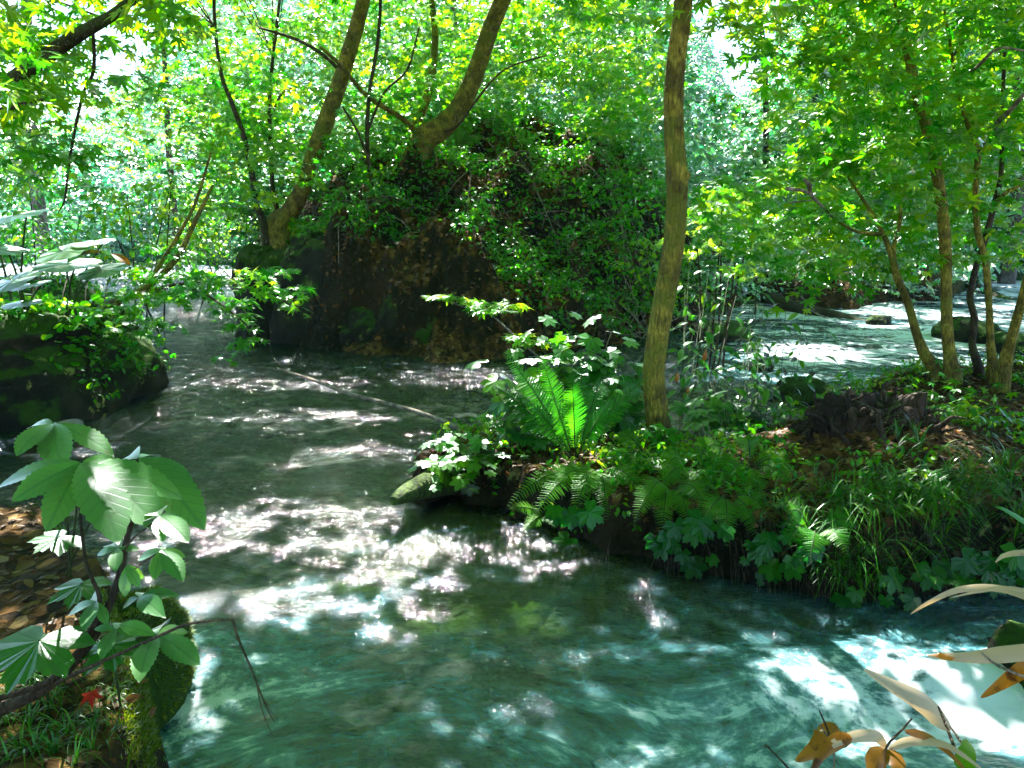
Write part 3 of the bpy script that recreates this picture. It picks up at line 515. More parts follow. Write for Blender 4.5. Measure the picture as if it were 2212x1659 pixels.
def sprays(g, centres, tm, size, per, rad, tilt=0.25, droop=0.25, rnd_mu=None, ratio=0.55, jit=0.35, filt=True, towards=None):
    """flat layered twigs of leaves: every centre gets `per` leaves on a thin, drooping, tilted ellipse"""
    centres = np.asarray(centres, float).reshape(-1, 3); m = len(centres)
    az = rng.random(m) * 2 * np.pi
    ax = np.stack([np.cos(az), np.sin(az), np.zeros(m)], -1); up = norm(np.array([0, 0, 1.0]) + rng.normal(0, tilt, (m, 3)) + (0 if towards is None else towards))
    ax = norm(ax - (ax * up).sum(-1, keepdims=True) * up); ay = np.cross(up, ax)
    rd = np.broadcast_to(np.asarray(rad, float), (m,)) * rng.uniform(.7, 1.3, m)
    a = rng.random((m, per)) * 2 * np.pi; r = np.sqrt(rng.random((m, per)))
    u = r * np.cos(a) * rd[:, None]; v = r * np.sin(a) * rd[:, None] * ratio
    pos = centres[:, None] + u[..., None] * ax[:, None] + v[..., None] * ay[:, None]
    pos[..., 2] -= droop * (u ** 2) / rd[:, None]; pos += rng.normal(0, .04, pos.shape) * rd[:, None, None]
    d = np.sign(u)[..., None] * ax[:, None] * .6 + np.sign(v)[..., None] * ay[:, None] * .8 + rng.normal(0, .35, pos.shape); d[..., 2] -= .25
    n = up[:, None] + rng.normal(0, jit, pos.shape)
    mu = rng.random(m) if rnd_mu is None else np.broadcast_to(rnd_mu, (m,))
    rn = np.clip(mu[:, None] + rng.normal(0, .22, (m, per)), 0, 1)
    pos, d, n, rn = pos.reshape(-1, 3), d.reshape(-1, 3), n.reshape(-1, 3), rn.ravel()
    s = size * rng.uniform(.6, 1.25, len(pos))
    if filt:
        k = keep(pos); pos, d, n, rn, s = pos[k], d[k], n[k], rn[k], s[k]
    return scatter(g, tm, pos, d, n, s, rn)
def in_poly(n, pg, y0, y1):
    """n points whose directions fall in an outline, spread through a depth range"""
    pg = np.array(pg, float); lo, hi = pg.min(0), pg.max(0); out = []
    while len(out) < n:
        x, y = rng.uniform(lo[0], hi[0]), rng.uniform(lo[1], hi[1])
        if sdist(np.array([x]), np.array([y]), [tuple(q) for q in pg])[0] > 0: out.append(at(x, y, rng.uniform(y0, y1)))
    return np.array(out)

# ------------------------------------------------------------------ trees
TREES = []
def trunk_path(pl):
    pts, rad = [], []
    for q in pl:
        if len(q) == 4: p = at(q[0], q[1], q[2]); d = np.linalg.norm(p - [0, 0, CAMZ]); pts.append(p); rad.append(q[3] / 2 / F_PX * d)
        else: pts.append(np.array(q[:3])); rad.append(q[4])
    return np.array(pts), np.array(rad)
def tree(name, label, cat, pl, bark, branches=(), n=14, bump=.1, knots=(), group=None, top=None, seed=0, sub=4, flare=1.35, canopy=True, topz=9.0, slim=.88):
    """pl: (px, py, distance, width in px); the trunk then goes on to `top` above the frame and carries its crown there"""
    pts, rad = trunk_path(pl); rad = rad * slim
    base = pts[0].copy(); hz = Hs(base[0], base[1])
    low = base.copy(); low[2] = min(hz, base[2]) - .12
    root = thing(name, (base[0], base[1], hz), label, cat, group)
    pts = np.vstack([low, pts]); rad = np.concatenate([[rad[0] * flare], rad]); rad[1] *= 1 + (flare - 1) * .3
    if top is None:
        d = pts[-1] - pts[-2]; d = d / np.linalg.norm(d); e = pts[-1].copy(); r = rad[-1]
        add, ra = [], []
        while e[2] < topz:
            d = norm(d * .8 + np.array([rng.normal(0, .12), rng.normal(0, .1), .3])); e = e + d * .9; r *= .86; add.append(e.copy()); ra.append(r)
        if add: pts = np.vstack([pts, add]); rad = np.concatenate([rad, ra])
    g = Geo(); path = tube(g, pts, rad, n, bump, seed, sub=sub)
    for kx, ky, kr in knots:                       # knots and swellings on the trunk
        q = to_px(path); k = int(np.argmin(np.hypot(q[:, 0] - kx, q[:, 1] - ky))); c = path[k]
        th = np.linspace(0, np.pi, 7)
        side = np.array([np.sign(kx - q[k, 0]) if abs(kx - q[k, 0]) > 3 else .3, -.6, 0]); side = norm(side)
        rr = np.interp(c[2], pts[:, 2], rad)
        tube(g, [c + side * rr * .3 - [0, 0, kr * 1.4], c + side * rr * .75 - [0, 0, kr * .6], c + side * rr * .9, c + side * rr * .7 + [0, 0, kr * .8], c + side * rr * .3 + [0, 0, kr * 1.5]], [kr * .3, kr * .75, kr * .9, kr * .7, kr * .25], 8, .2, seed + 3, sub=2)
    g.build('trunk', bark, root, True)
    for bl in branches:
        bm = bl[0]; bp, br = trunk_path(bl[1]); gb = Geo(); tube(gb, bp, br, 8, .08, seed + 7, sub=4); gb.build('branch', bm, root, True)
    t = dict(root=root, top=pts[-1], pts=pts, g=Geo(), gd=Geo(), mat=M_MAPLE, limbs=Geo(), canopy=canopy)
    TREES.append(t); return t

main = tree('tree', 'tall olive-barked tree standing alone on the ferny near bank, right of centre', 'tree',
    [(1432, 985, 5.35, 82), (1425, 930, 5.35, 66), (1415, 850, 5.33, 58), (1413, 790, 5.32, 56), (1425, 700, 5.3, 56), (1440, 620, 5.28, 55), (1456, 520, 5.25, 54), (1461, 440, 5.22, 53), (1461, 380, 5.2, 56), (1456, 300, 5.2, 50), (1455, 210, 5.18, 50), (1462, 120, 5.15, 48), (1472, 50, 5.12, 46), (1478, -30, 5.1, 45)],
    M_BARK, knots=[(1480, 375, .035), (1442, 190, .02), (1440, 590, .018)], n=28, bump=.11, seed=2, sub=6, flare=1.8, slim=.8)
leanA = tree('tree', 'straight trunk leaning right on the rocky mound, its foot at the cliff top', 'tree',
    [(600, 500, 13.2, 75), (625, 462, 13.2, 52), (655, 405, 13.1, 46), (690, 300, 13, 45), (725, 205, 12.9, 42), (755, 110, 12.8, 40), (778, 30, 12.7, 37), (792, -40, 12.6, 35)], M_BARK, slim=.74, branches=
    [(M_TWIG, [(745, 165, 12.85, 8), (700, 120, 12.7, 7), (640, 85, 12.5, 6), (560, 60, 12.3, 4)])], n=16, seed=4)
bentB = tree('tree', 'thick crooked tree on the mound, bending sharply right above its foot', 'tree',
    [(835, 505, 13.4, 115), (875, 450, 13.4, 82), (893, 390, 13.35, 76), (900, 340, 13.3, 74), (915, 300, 13.3, 68), (955, 275, 13.25, 60), (990, 235, 13.2, 52), (1018, 180, 13.15, 46), (1040, 120, 13.1, 44), (1060, 60, 13, 42), (1085, 0, 12.9, 40), (1105, -50, 12.8, 38)], M_BARK, slim=.76, branches=
    [(M_BARK, [(905, 300, 13.3, 14), (880, 265, 13.1, 12), (820, 225, 12.9, 11), (780, 195, 12.8, 9), (735, 140, 12.6, 8), (690, 100, 12.4, 5)]),
     (M_TWIG, [(940, 285, 13.2, 8), (985, 275, 13, 6), (1030, 215, 12.9, 5), (1090, 150, 12.8, 4), (1180, 120, 12.6, 3)]),
     (M_BARK, [(858, 470, 13.35, 40), (850, 420, 13.5, 34), (870, 350, 13.7, 26), (895, 280, 13.9, 22), (925, 200, 14.0, 18), (940, 90, 14.1, 14), (930, -20, 14.2, 11)])], n=20, bump=.14, seed=6)
sapA = tree('sapling', 'slim dark sapling rising left of the leaning trunk, curving to the left', 'sapling', [(572, 500, 13.0, 18), (552, 440, 13, 15), (545, 380, 13, 14), (528, 300, 12.9, 13), (500, 220, 12.8, 11), (478, 160, 12.7, 9), (465, 60, 12.6, 7)], M_BARKD, n=8, seed=8, flare=1.1, topz=5)
sapB = tree('sapling', 'thin upright sapling between the leaning trunk and the curved sapling', 'sapling', [(602, 470, 13.6, 12), (590, 420, 13.6, 11), (586, 330, 13.6, 10), (582, 230, 13.5, 9), (590, 120, 13.4, 7)], M_BARKD, [(M_TWIG, [(586, 250, 13.5, 6), (610, 200, 13.4, 5), (640, 190, 13.3, 3)])], n=8, seed=9, flare=1.1, topz=5)
sapC = tree('sapling', 'thin black-stemmed sapling growing left of the crooked tree on the mound', 'sapling', [(845, 545, 12.6, 11), (818, 460, 12.6, 11), (800, 380, 12.6, 11), (793, 300, 12.6, 10), (798, 200, 12.5, 9), (815, 100, 12.4, 8), (822, 0, 12.3, 7)], M_BARKD, [(M_TWIG, [(800, 360, 12.6, 6), (775, 290, 12.5, 5), (740, 230, 12.4, 4)]), (M_TWIG, [(795, 280, 12.6, 6), (830, 200, 12.5, 5), (880, 150, 12.4, 4), (905, 60, 12.3, 3)])], n=8, seed=10, flare=1.1, topz=5)
r1 = tree('tree', 'smooth trunk at right, thickest of the stems behind the root plate', 'tree',
    [(2058, 815, 6.5, 34), (2052, 770, 6.5, 26), (2045, 700, 6.5, 23), (2044, 600, 6.5, 23), (2040, 500, 6.45, 24), (2028, 400, 6.4, 23), (2008, 300, 6.35, 23), (1985, 220, 6.3, 20), (1965, 130, 6.3, 19), (1945, 30, 6.25, 17), (1935, -40, 6.2, 16)], M_BARK, n=16, seed=12)
r2 = tree('tree', 'crooked stem at right that leans left over the far water, leftmost of its clump', 'tree',
    [(2018, 800, 6.6, 26), (1995, 760, 6.6, 24), (1978, 715, 6.65, 18), (1960, 650, 6.7, 16), (1938, 600, 6.75, 16), (1925, 550, 6.8, 14), (1905, 500, 6.85, 10), (1870, 440, 6.9, 8), (1830, 380, 7, 5)], M_BARK,
    [(M_BARK, [(1938, 600, 6.75, 11), (1930, 540, 6.8, 9), (1945, 470, 6.9, 7), (1940, 380, 7, 5)]),
     (M_BARK, [(1905, 505, 6.85, 8), (1850, 500, 6.7, 6), (1800, 470, 6.6, 5), (1775, 445, 6.5, 5)]),
     (M_PALE, [(1800, 470, 6.6, 6), (1775, 445, 6.2, 6), (1752, 420, 5.9, 8), (1748, 400, 5.8, 10), (1738, 388, 5.7, 6)]), (M_PALE, [(1758, 425, 5.95, 4), (1735, 412, 5.7, 6), (1700, 408, 5.5, 8)]), (M_PALE, [(1760, 432, 6.45, 3), (1730, 435, 6.4, 3), (1705, 438, 6.35, 3)])], n=10, seed=13, top=0, canopy=False)
r3 = tree('tree', 'wavy slender stem at right, second from the edge, forking high', 'tree',
    [(2115, 800, 6.7, 20), (2100, 745, 6.7, 15), (2105, 690, 6.7, 15), (2095, 640, 6.7, 14), (2108, 580, 6.75, 13), (2130, 510, 6.8, 13), (2148, 440, 6.85, 12), (2162, 380, 6.9, 9), (2165, 290, 6.9, 8), (2168, 150, 6.9, 8), (2175, 20, 6.9, 7), (2180, -30, 6.9, 7)], M_BARKD,
    [(M_BARK, [(2148, 440, 6.85, 9), (2175, 415, 6.8, 7), (2215, 395, 6.8, 5)])], n=10, seed=14)
r4 = tree('tree', 'forked stem at right whose pale bare limb catches the sun', 'tree',
    [(2145, 795, 6.5, 22), (2140, 740, 6.5, 15), (2136, 650, 6.5, 14), (2128, 560, 6.5, 14), (2112, 500, 6.5, 13), (2108, 400, 6.5, 12), (2112, 325, 6.5, 12), (2090, 270, 6.5, 9), (2072, 200, 6.5, 8), (2055, 110, 6.5, 6), (2040, 20, 6.5, 5)], M_BARK,
    [(M_PALE, [(2115, 325, 6.5, 7), (2150, 270, 5.9, 10), (2185, 235, 5.5, 8), (2220, 195, 5.3, 6)]), (M_PALE, [(2085, 160, 6.4, 4), (2110, 145, 5.7, 6), (2155, 105, 5.5, 5), (2212, 110, 5.4, 4)]), (M_PALE, [(2060, 120, 6.5, 4), (2078, 90, 6.4, 6), (2092, 60, 6.35, 4)])], n=10, seed=15, top=0, canopy=False)
r5 = tree('tree', 'leaning stem at the right edge of the bank, rising out of the picture', 'tree', [(2168, 800, 6.2, 28), (2185, 730, 6.1, 20), (2210, 640, 6.0, 18), (2240, 520, 5.9, 17), (2280, 350, 5.8, 16)], M_BARK, n=12, seed=16)
# big tree at the left whose bough crosses the upper-left corner
lb = tree('tree', 'dark bough slanting across the top-left corner', 'tree', [(-420, 700, 6.4, 120), (-380, 450, 6.4, 100), (-300, 300, 6.4, 90), (-330, 100, 6.4, 80), (-340, -100, 6.4, 70)], M_BARKD,
    [(M_BARKD, [(-300, 300, 6.4, 60), (-120, 240, 6.3, 38), (0, 190, 6.2, 30), (80, 135, 6.1, 28), (170, 75, 6.0, 25), (240, 35, 5.95, 20), (300, -10, 5.9, 16), (420, -80, 5.8, 12)]), (M_TWIG, [(-100, 245, 6.3, 14), (0, 238, 6.1, 10), (60, 222, 6, 6), (120, 210, 6, 4)])], n=18, seed=18)
vine = thing('vine', at(205, 130, 7), 'thin dark vine stem hanging down below the top-left bough', 'vine')
g = Geo(); tube(g, [at(*q) for q in [(200, 60, 6), (203, 150, 6.2), (180, 200, 6.4), (160, 290, 6.6), (148, 360, 6.7), (140, 430, 6.8), (125, 460, 6.8)]], [.012, .012, .011, .011, .01, .008, .004], 6, sub=3)
vine.location = at(200, 60, 6); g.build('stem', M_TWIG, vine, True)
BK = [('thick grey trunk on the far slope, right of the main tree', [(1738, 440, 24, 34), (1752, 300, 24, 32), (1765, 200, 24, 30), (1770, 100, 24, 29), (1778, -40, 24, 27)], M_BARKG),
      ('thinner dark trunk on the far slope, just right of the thick grey one', [(1795, 400, 27, 16), (1798, 200, 27, 14), (1803, 60, 27, 13), (1806, -40, 27, 12)], M_BARKD),
      ('vine-wrapped dark trunk on the far slope above the bright clearing', [(1652, 400, 22, 14), (1655, 250, 22, 13), (1650, 120, 22, 12), (1640, -30, 22, 11)], M_BARKD),
      ('pale trunk low on the far slope behind the right-hand stems', [(1690 + 520, 330, 21, 26), (2195, 200, 21, 24), (2190, 60, 21, 22), (2188, -40, 21, 20)], M_BARKG),
      ('grey trunk half hidden by leaves behind the tall right-hand trunk', [(1920, 470, 25, 22), (1915, 330, 25, 20), (1905, 200, 25, 18), (1900, -30, 25, 15)], M_BARKG),
      ('dim bluish trunk on the left slope behind the slanting bough', [(70, 340, 26, 24), (65, 200, 26, 22), (58, 60, 26, 20), (55, -30, 26, 18)], M_BARKG),
      ('slim dim trunk on the left slope, left of the curved sapling', [(365, 330, 25, 12), (360, 200, 25, 11), (352, 80, 25, 10), (350, -30, 25, 9)], M_BARKD),
      ('dim trunk on the slope seen between the two mound trees', [(985, 260, 26, 20), (985, 150, 26, 18), (980, 40, 26, 17), (978, -30, 26, 16)], M_BARKG),
      ('slim trunk on the slope left of the main tree, behind yellow-green leaves', [(1330, 330, 24, 14), (1335, 200, 24, 13), (1342, 60, 24, 12), (1345, -30, 24, 11)], M_BARKD)]
for i, (lab, pl, bm) in enumerate(BK):
    tree('tree', lab, 'tree', pl, bm, n=10, seed=30 + i, sub=2, topz=11)

BKT = TREES[-len(BK):]
def add_sprays(t, region, y0, y1, n, tm, size, per, rad, material=None, **k):
    c = in_poly(n, region, y0, y1)
    g = t.setdefault('extra', {}).setdefault(material or M_MAPLE, Geo())
    sprays(g, c, tm, size, per, rad, **k); return c
TC = np.array([0, -.4, 0])
# foliage seen in the picture, owned by the tree it hangs from
add_sprays(r1, [(1660, -60), (2230, -60), (2230, 330), (1980, 420), (1800, 330), (1640, 120)], 5.6, 8.5, 150, t_maple, .085, 42, .5, rnd_mu=rng.uniform(.3, 1, 150))
add_sprays(r3, [(1960, 180), (2230, 150), (2230, 560), (2080, 600), (1930, 480)], 6.5, 9, 55, t_maple, .085, 36, .45, rnd_mu=rng.uniform(.2, .9, 55))
add_sprays(r2, [(1560, 420), (1700, 330), (1900, 330), (2010, 480), (1960, 620), (1850, 640), (1620, 560)], 6.3, 9, 80, t_maple, .085, 40, .45, rnd_mu=rng.uniform(.3, 1, 80))
add_sprays(r4, [(1780, 60), (2180, 60), (2200, 420), (1780, 330)], 8, 12, 45, t_maple5, .09, 36, .6, rnd_mu=rng.uniform(0, .7, 45))
add_sprays(main, [(1500, -60), (1700, -60), (1690, 90), (1560, 30)], 4.8, 6.5, 12, t_maple, .085, 34, .4, rnd_mu=.9)
add_sprays(main, [(1180, -60), (1440, -60), (1430, 60), (1250, 60)], 6, 9, 10, t_maple, .085, 30, .45, rnd_mu=.6)
add_sprays(bentB, [(850, -60), (1440, -60), (1430, 250), (1300, 300), (1000, 260), (900, 200)], 13.4, 18, 260, t_maple5, .10, 46, .75, rnd_mu=rng.uniform(.3, 1, 260))
add_sprays(leanA, [(420, -60), (860, -60), (880, 210), (760, 330), (690, 380), (560, 330), (440, 160)], 13.1, 17, 210, t_maple5, .10, 46, .75, rnd_mu=rng.uniform(.2, 1, 210))
add_sprays(sapA, [(380, 180), (560, 150), (620, 300), (600, 430), (480, 470), (400, 330)], 12, 16, 80, t_maple5, .10, 42, .6, rnd_mu=rng.uniform(.1, .8, 80))
add_sprays(sapC, [(690, 330), (780, 200), (900, 200), (860, 330), (800, 400)], 12.5, 15, 50, t_maple5, .09, 38, .5, rnd_mu=rng.uniform(.2, .8, 50))
add_sprays(lb, [(-60, -60), (420, -60), (400, 60), (250, 90), (120, 190), (-60, 250)], 5.0, 7.6, 50, t_maple, .10, 26, .45, rnd_mu=rng.uniform(.5, 1, 50))
add_sprays(lb, [(-60, 200), (160, 200), (210, 330), (60, 380), (-60, 450)], 6, 9, 9, t_maple, .10, 24, .45, rnd_mu=.45)

add_sprays(lb, [(-40, 230), (330, 180), (420, 330), (250, 420), (-40, 420)], 8.5, 12, 22, t_maple5, .10, 34, .55, rnd_mu=rng.uniform(.3, 1, 22))
add_sprays(sapB, [(560, 250), (700, 330), (700, 420), (600, 470), (540, 430)], 11.5, 13.2, 14, t_maple5, .09, 30, .4, rnd_mu=rng.uniform(.3, 1, 14))
for t_, reg in zip(BKT, [[(1640, 250), (1900, 200), (1900, 420), (1680, 430)], [(1750, 60), (1960, 60), (1960, 250), (1780, 250)], [(1560, 250), (1720, 200), (1720, 400), (1560, 400)], [(2050, -40), (2230, -40), (2230, 300), (2080, 300)], [(1820, 260), (2050, 250), (2050, 470), (1850, 470)],
                         [(-40, 120), (200, 120), (230, 330), (-40, 360)], [(230, 130), (480, 130), (480, 330), (250, 340)], [(880, -40), (1100, -40), (1080, 180), (900, 200)], [(1230, -40), (1440, -40), (1430, 200), (1260, 230)]]):
    add_sprays(t_, reg, 19.5, 24, 20, t_maple5, .17, 34, 1.1, rnd_mu=rng.uniform(.1, 1, 20))
# canopy above the frame: casts the shade, lets the sun through at the gaps
cand = np.stack([rng.uniform(-17, 17, 7600), rng.uniform(-7, 33, 7600), rng.random(7600)], -1)
cand = cand[np.abs(cand[:, 0]) < 5.5 + np.maximum(cand[:, 1], 0) * .62]
zlo = CAMZ + np.maximum(cand[:, 1], 0) * .262 + .9
cand[:, 2] = np.maximum(zlo, 4.6) + cand[:, 2] * 4.5
dens = fbm(cand * .45, 3, 77)
cand = cand[dens > (.16 - .12 * sst(0, -1.5, cand[:, 0]) * sst(9, 6, cand[:, 1]) + .24 * sst(10, 13, cand[:, 1]) + .20 * sst(.5, 2.5, cand[:, 0]) * sst(4, 8, cand[:, 1]) * sst(14, 10, cand[:, 1]))]
# the left-hand far slope stands in the open
back = (cand[:, 1] > 24) & (cand[:, 0] < -3); cand = cand[~back]
own = [t for t in TREES if t['canopy']]
tops = np.array([t['pts'][-1][:2] for t in own])
who = np.argmin(((cand[:, None, :2] - tops[None]) ** 2).sum(-1), 1)
for i, t in enumerate(own):
    c = cand[who == i]
    if not len(c): continue
    sprays(t['gd'], c, t_far, .17, 88, 1.0, tilt=.2, ratio=.75)
    thin = t['root'].name.startswith('sapling')
    for q in c[::(40 if thin else 9)]:                         # limbs that carry the crown
        k = np.argmin(np.linalg.norm(t['pts'] - q, axis=1)); s0 = t['pts'][max(k - 1, 1)]
        if s0[2] < 3.2 and t['pts'][-1][2] > 4: s0 = t['pts'][-1]
        mid = (s0 + q) / 2 + rng.normal(0, .3, 3); mid[2] -= .15
        if not in_view(np.array([mid, s0 * .5 + q * .5]), 0).any(): gl_ = Geo(); tube(gl_, [s0, mid, q], [.012, .009, .005] if thin else [.04, .028, .010], 5, sub=2, cap=False); gl_.build('limb', M_BARKD, t['root'], True)
for t in TREES:
    for m_, g in t.get('extra', {}).items(): t['gd'].join(g)
    if t['gd'].n: t['gd'].build('crown', M_CANOPY, t['root'])

# ------------------------------------------------------------------ woods on the far slope (one mass)
g = Geo()
def slope_pts(n, x0, x1, y0, y1, hmax):
    x = rng.uniform(x0, x1, n); y = y0 + (y1 - y0) * rng.random(n) ** 1.3; x = x * (.35 + .65 * y / y1)
    h = H(x, y); ok = h > .15; x, y, h = x[ok], y[ok], h[ok]
    hh = hmax * rng.random(len(x)) ** 1.6 * (.3 + .7 * fbm(np.stack([x, y], -1) * .35, 2, 9))
    a = x / y; hh = hh * (1 - .6 * sst(-.34, -.5, a) - .6 * np.exp(-((a - .27) / .05) ** 2))
    return np.stack([x, y, h + .25 + hh], -1)
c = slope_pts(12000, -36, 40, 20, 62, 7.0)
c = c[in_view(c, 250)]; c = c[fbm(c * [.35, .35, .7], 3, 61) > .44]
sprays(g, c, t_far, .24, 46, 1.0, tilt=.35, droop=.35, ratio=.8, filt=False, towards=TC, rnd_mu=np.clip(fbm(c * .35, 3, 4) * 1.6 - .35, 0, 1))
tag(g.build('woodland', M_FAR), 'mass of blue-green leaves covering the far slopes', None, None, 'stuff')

# near the water's far edge and on top of the mound: bushes one can tell apart
def bush(label, region, y0, y1, n, tm, size, per, rad, m_=None, mu=(0, .7), tilt=.25, stems=5, name='bush', group=None):
    c = in_poly(n, region, y0, y1); cc = c.mean(0); gz = Hs(cc[0], cc[1])
    root = thing(name, (cc[0], cc[1], gz), label, name, group)
    g = Geo(); sprays(g, c, tm, size, per, rad, tilt=tilt, rnd_mu=rng.uniform(mu[0], mu[1], n)); g.build('foliage', m_ or M_MAPLE, root)
    for k in range(stems):
        e = c[rng.integers(n)]; b = cc + rng.normal(0, .3, 3) * [1, 1, 0]; b[2] = Hs(b[0], b[1]) - .05
        gs = Geo(); tube(gs, [b, b * .6 + e * .4 + rng.normal(0, .08, 3), e], [.02, .014, .006], 5, sub=3); gs.build('stem', M_TWIG, root, True)
bush('shaggy green bush drooping over the brow of the mound cliff', [(640, 470), (900, 480), (1000, 560), (900, 620), (700, 600)], 12.0, 13.0, 46, t_maple5, .085, 34, .38, M_MAPLE, (.1, 1), stems=4)
bush('leafy bush veiling the brown middle of the mound slope', [(860, 440), (1080, 420), (1150, 560), (1020, 640), (880, 560)], 12.2, 13.6, 30, t_maple5, .085, 30, .38, M_MAPLE, (0, .8), stems=5)
bush('leafy scrub low on the right flank of the mound, over the water', [(1080, 500), (1420, 520), (1540, 640), (1480, 690), (1300, 640), (1120, 580)], 11.8, 13.6, 46, t_ov, .085, 34, .4, M_MAPLE, (0, 1), stems=5)
bush('dense dark green bush at the top of the mound, behind the litter slope', [(1080, 230), (1430, 220), (1440, 430), (1250, 400), (1120, 330)], 14.5, 17, 70, t_maple5, .10, 44, .6, mu=(0, .6))
bush('bright green bush on the right shoulder of the mound, just left of the main tree', [(1240, 360), (1440, 330), (1440, 560), (1330, 560), (1220, 470)], 12.8, 15, 40, t_ov, .10, 34, .5, M_MAPLE, (.1, .6))
bush('pale-leaved bush left of the mound, beside the slim saplings', [(380, 380), (560, 350), (540, 560), (400, 575), (330, 500)], 14, 19, 60, t_ov, .11, 44, .65, mu=(.2, .9))
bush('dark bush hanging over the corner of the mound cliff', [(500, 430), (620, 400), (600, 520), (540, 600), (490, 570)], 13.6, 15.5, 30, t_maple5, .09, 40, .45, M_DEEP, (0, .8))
bush('shady bush at the far left beyond the lichened rock', [(-40, 330), (120, 340), (260, 480), (200, 560), (-40, 560)], 13, 18, 46, t_ov, .12, 40, .7, mu=(0, .7))
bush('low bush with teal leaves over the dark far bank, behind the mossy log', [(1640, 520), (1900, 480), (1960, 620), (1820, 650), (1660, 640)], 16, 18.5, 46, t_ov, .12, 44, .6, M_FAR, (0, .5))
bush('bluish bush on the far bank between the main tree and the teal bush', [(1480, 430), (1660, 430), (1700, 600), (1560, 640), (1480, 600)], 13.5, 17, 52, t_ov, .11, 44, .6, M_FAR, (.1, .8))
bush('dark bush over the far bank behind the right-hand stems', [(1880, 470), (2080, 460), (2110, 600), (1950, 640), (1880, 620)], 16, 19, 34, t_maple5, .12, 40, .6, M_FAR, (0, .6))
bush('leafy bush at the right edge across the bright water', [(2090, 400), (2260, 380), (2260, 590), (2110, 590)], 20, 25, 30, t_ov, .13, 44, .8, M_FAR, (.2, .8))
bush('yellow-green bush leaning out beside the main trunk, above the far water', [(1490, 470), (1560, 400), (1680, 400), (1640, 500), (1520, 560)], 8, 10.5, 20, t_maple, .085, 34, .4, mu=(.6, 1))

# undergrowth on the mound: herbs and low leaves, countless
x = rng.uniform(-5, 5, 8000); y = rng.uniform(11, 19, 8000); ok = sdist(x, y, PC) > .5; x, y = x[ok], y[ok]
dn = fbm(np.stack([x, y], -1) * .8, 3, 31) + .18 * sst(-2, 2.5, x) + .1 * sst(13, 15, y); ok = dn > .46; x, y = x[ok], y[ok]
c = np.stack([x, y, H(x, y) + rng.uniform(.05, .35, len(x))], -1)
g = Geo(); sprays(g, c, t_ov, .075, 12, .2, tilt=.3, rnd_mu=rng.uniform(0, .6, len(c)))
tag(g.build('undergrowth', M_MAPLE), 'low green herbs scattered over the shady mound slope', None, None, 'stuff')

x = rng.uniform(-1, 6, 2600); y = rng.uniform(3.4, 8, 2600); ok = sdist(x, y, PD) > .02; x, y = x[ok], y[ok]
dn = fbm(np.stack([x, y], -1) * 1.6, 3, 51) + .10 * sst(1.5, 3.5, x); ok = dn > .52; x, y = x[ok], y[ok]
c = np.stack([x, y, H(x, y) + rng.uniform(.02, .14, len(x))], -1)
g = Geo(); sprays(g, c, t_ov, .045, 12, .10, tilt=.3, rnd_mu=rng.uniform(.2, 1, len(c)))
tag(g.build('undergrowth', M_MAPLE), 'small seedlings and low leaves dotting the ferny bank', None, None, 'stuff')
g = Geo(); n_ = 130; px = rng.uniform(1190, 2230, n_); tt_ = rng.random(n_) ** 1.5; pos = []
for a_, t_ in zip(px, tt_):
    lip = np.interp(a_, [1190, 1450, 1750, 2230], [1085, 1105, 1150, 1180]); wl = np.interp(a_, [1190, 1450, 1750, 1900, 2230], [1150, 1215, 1280, 1292, 1262]); q = P(a_, lip + (wl - lip) * t_, .33 * (1 - t_) + .02); pos.append(q - [0, .05 + .04 * rng.random(), 0])
pos = np.array(pos); ok = fbm(pos[:, [0, 2]] * [3, 6], 3, 5) + .12 * sst(1.0, 1.6, pos[:, 0]) > .54; pos = pos[ok]; m_ = len(pos)
scatter(g, t_lobed, pos, np.stack([rng.normal(0, .6, m_), rng.uniform(-.8, -.2, m_), rng.uniform(-1.2, -.4, m_)], -1), [0, -1, .6] + rng.normal(0, .3, (m_, 3)), rng.uniform(.025, .10, m_), rng.uniform(0, 1, m_))
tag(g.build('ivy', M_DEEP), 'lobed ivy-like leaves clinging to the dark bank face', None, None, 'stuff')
# roots and dry straws hanging down the bank face
g = Geo()
for k in range(420):
    px = rng.uniform(1180, 2200); f0 = np.interp(px, [1180, 1450, 1750, 2200], [1075, 1110, 1150, 1160]); q = P(px, f0 + rng.normal(0, 6), .3); l = rng.uniform(.08, .32)
    if H(np.array([q[0]]), np.array([q[1]]))[0] < .05: continue
    z0 = Hs(q[0], q[1]); dx = rng.normal(0, .05); tube(g, [(q[0], q[1] + .03, z0), (q[0] + dx * .5, q[1] - .07, z0 - l * .3), (q[0] + dx, q[1] - .12, z0 - l)], [.003, .0022, .001], 4, sub=2, cap=False)
tag(g.build('roots', M_TWIG, smooth=True), 'fine roots and dry straws hanging over the bank face', None, None, 'stuff')

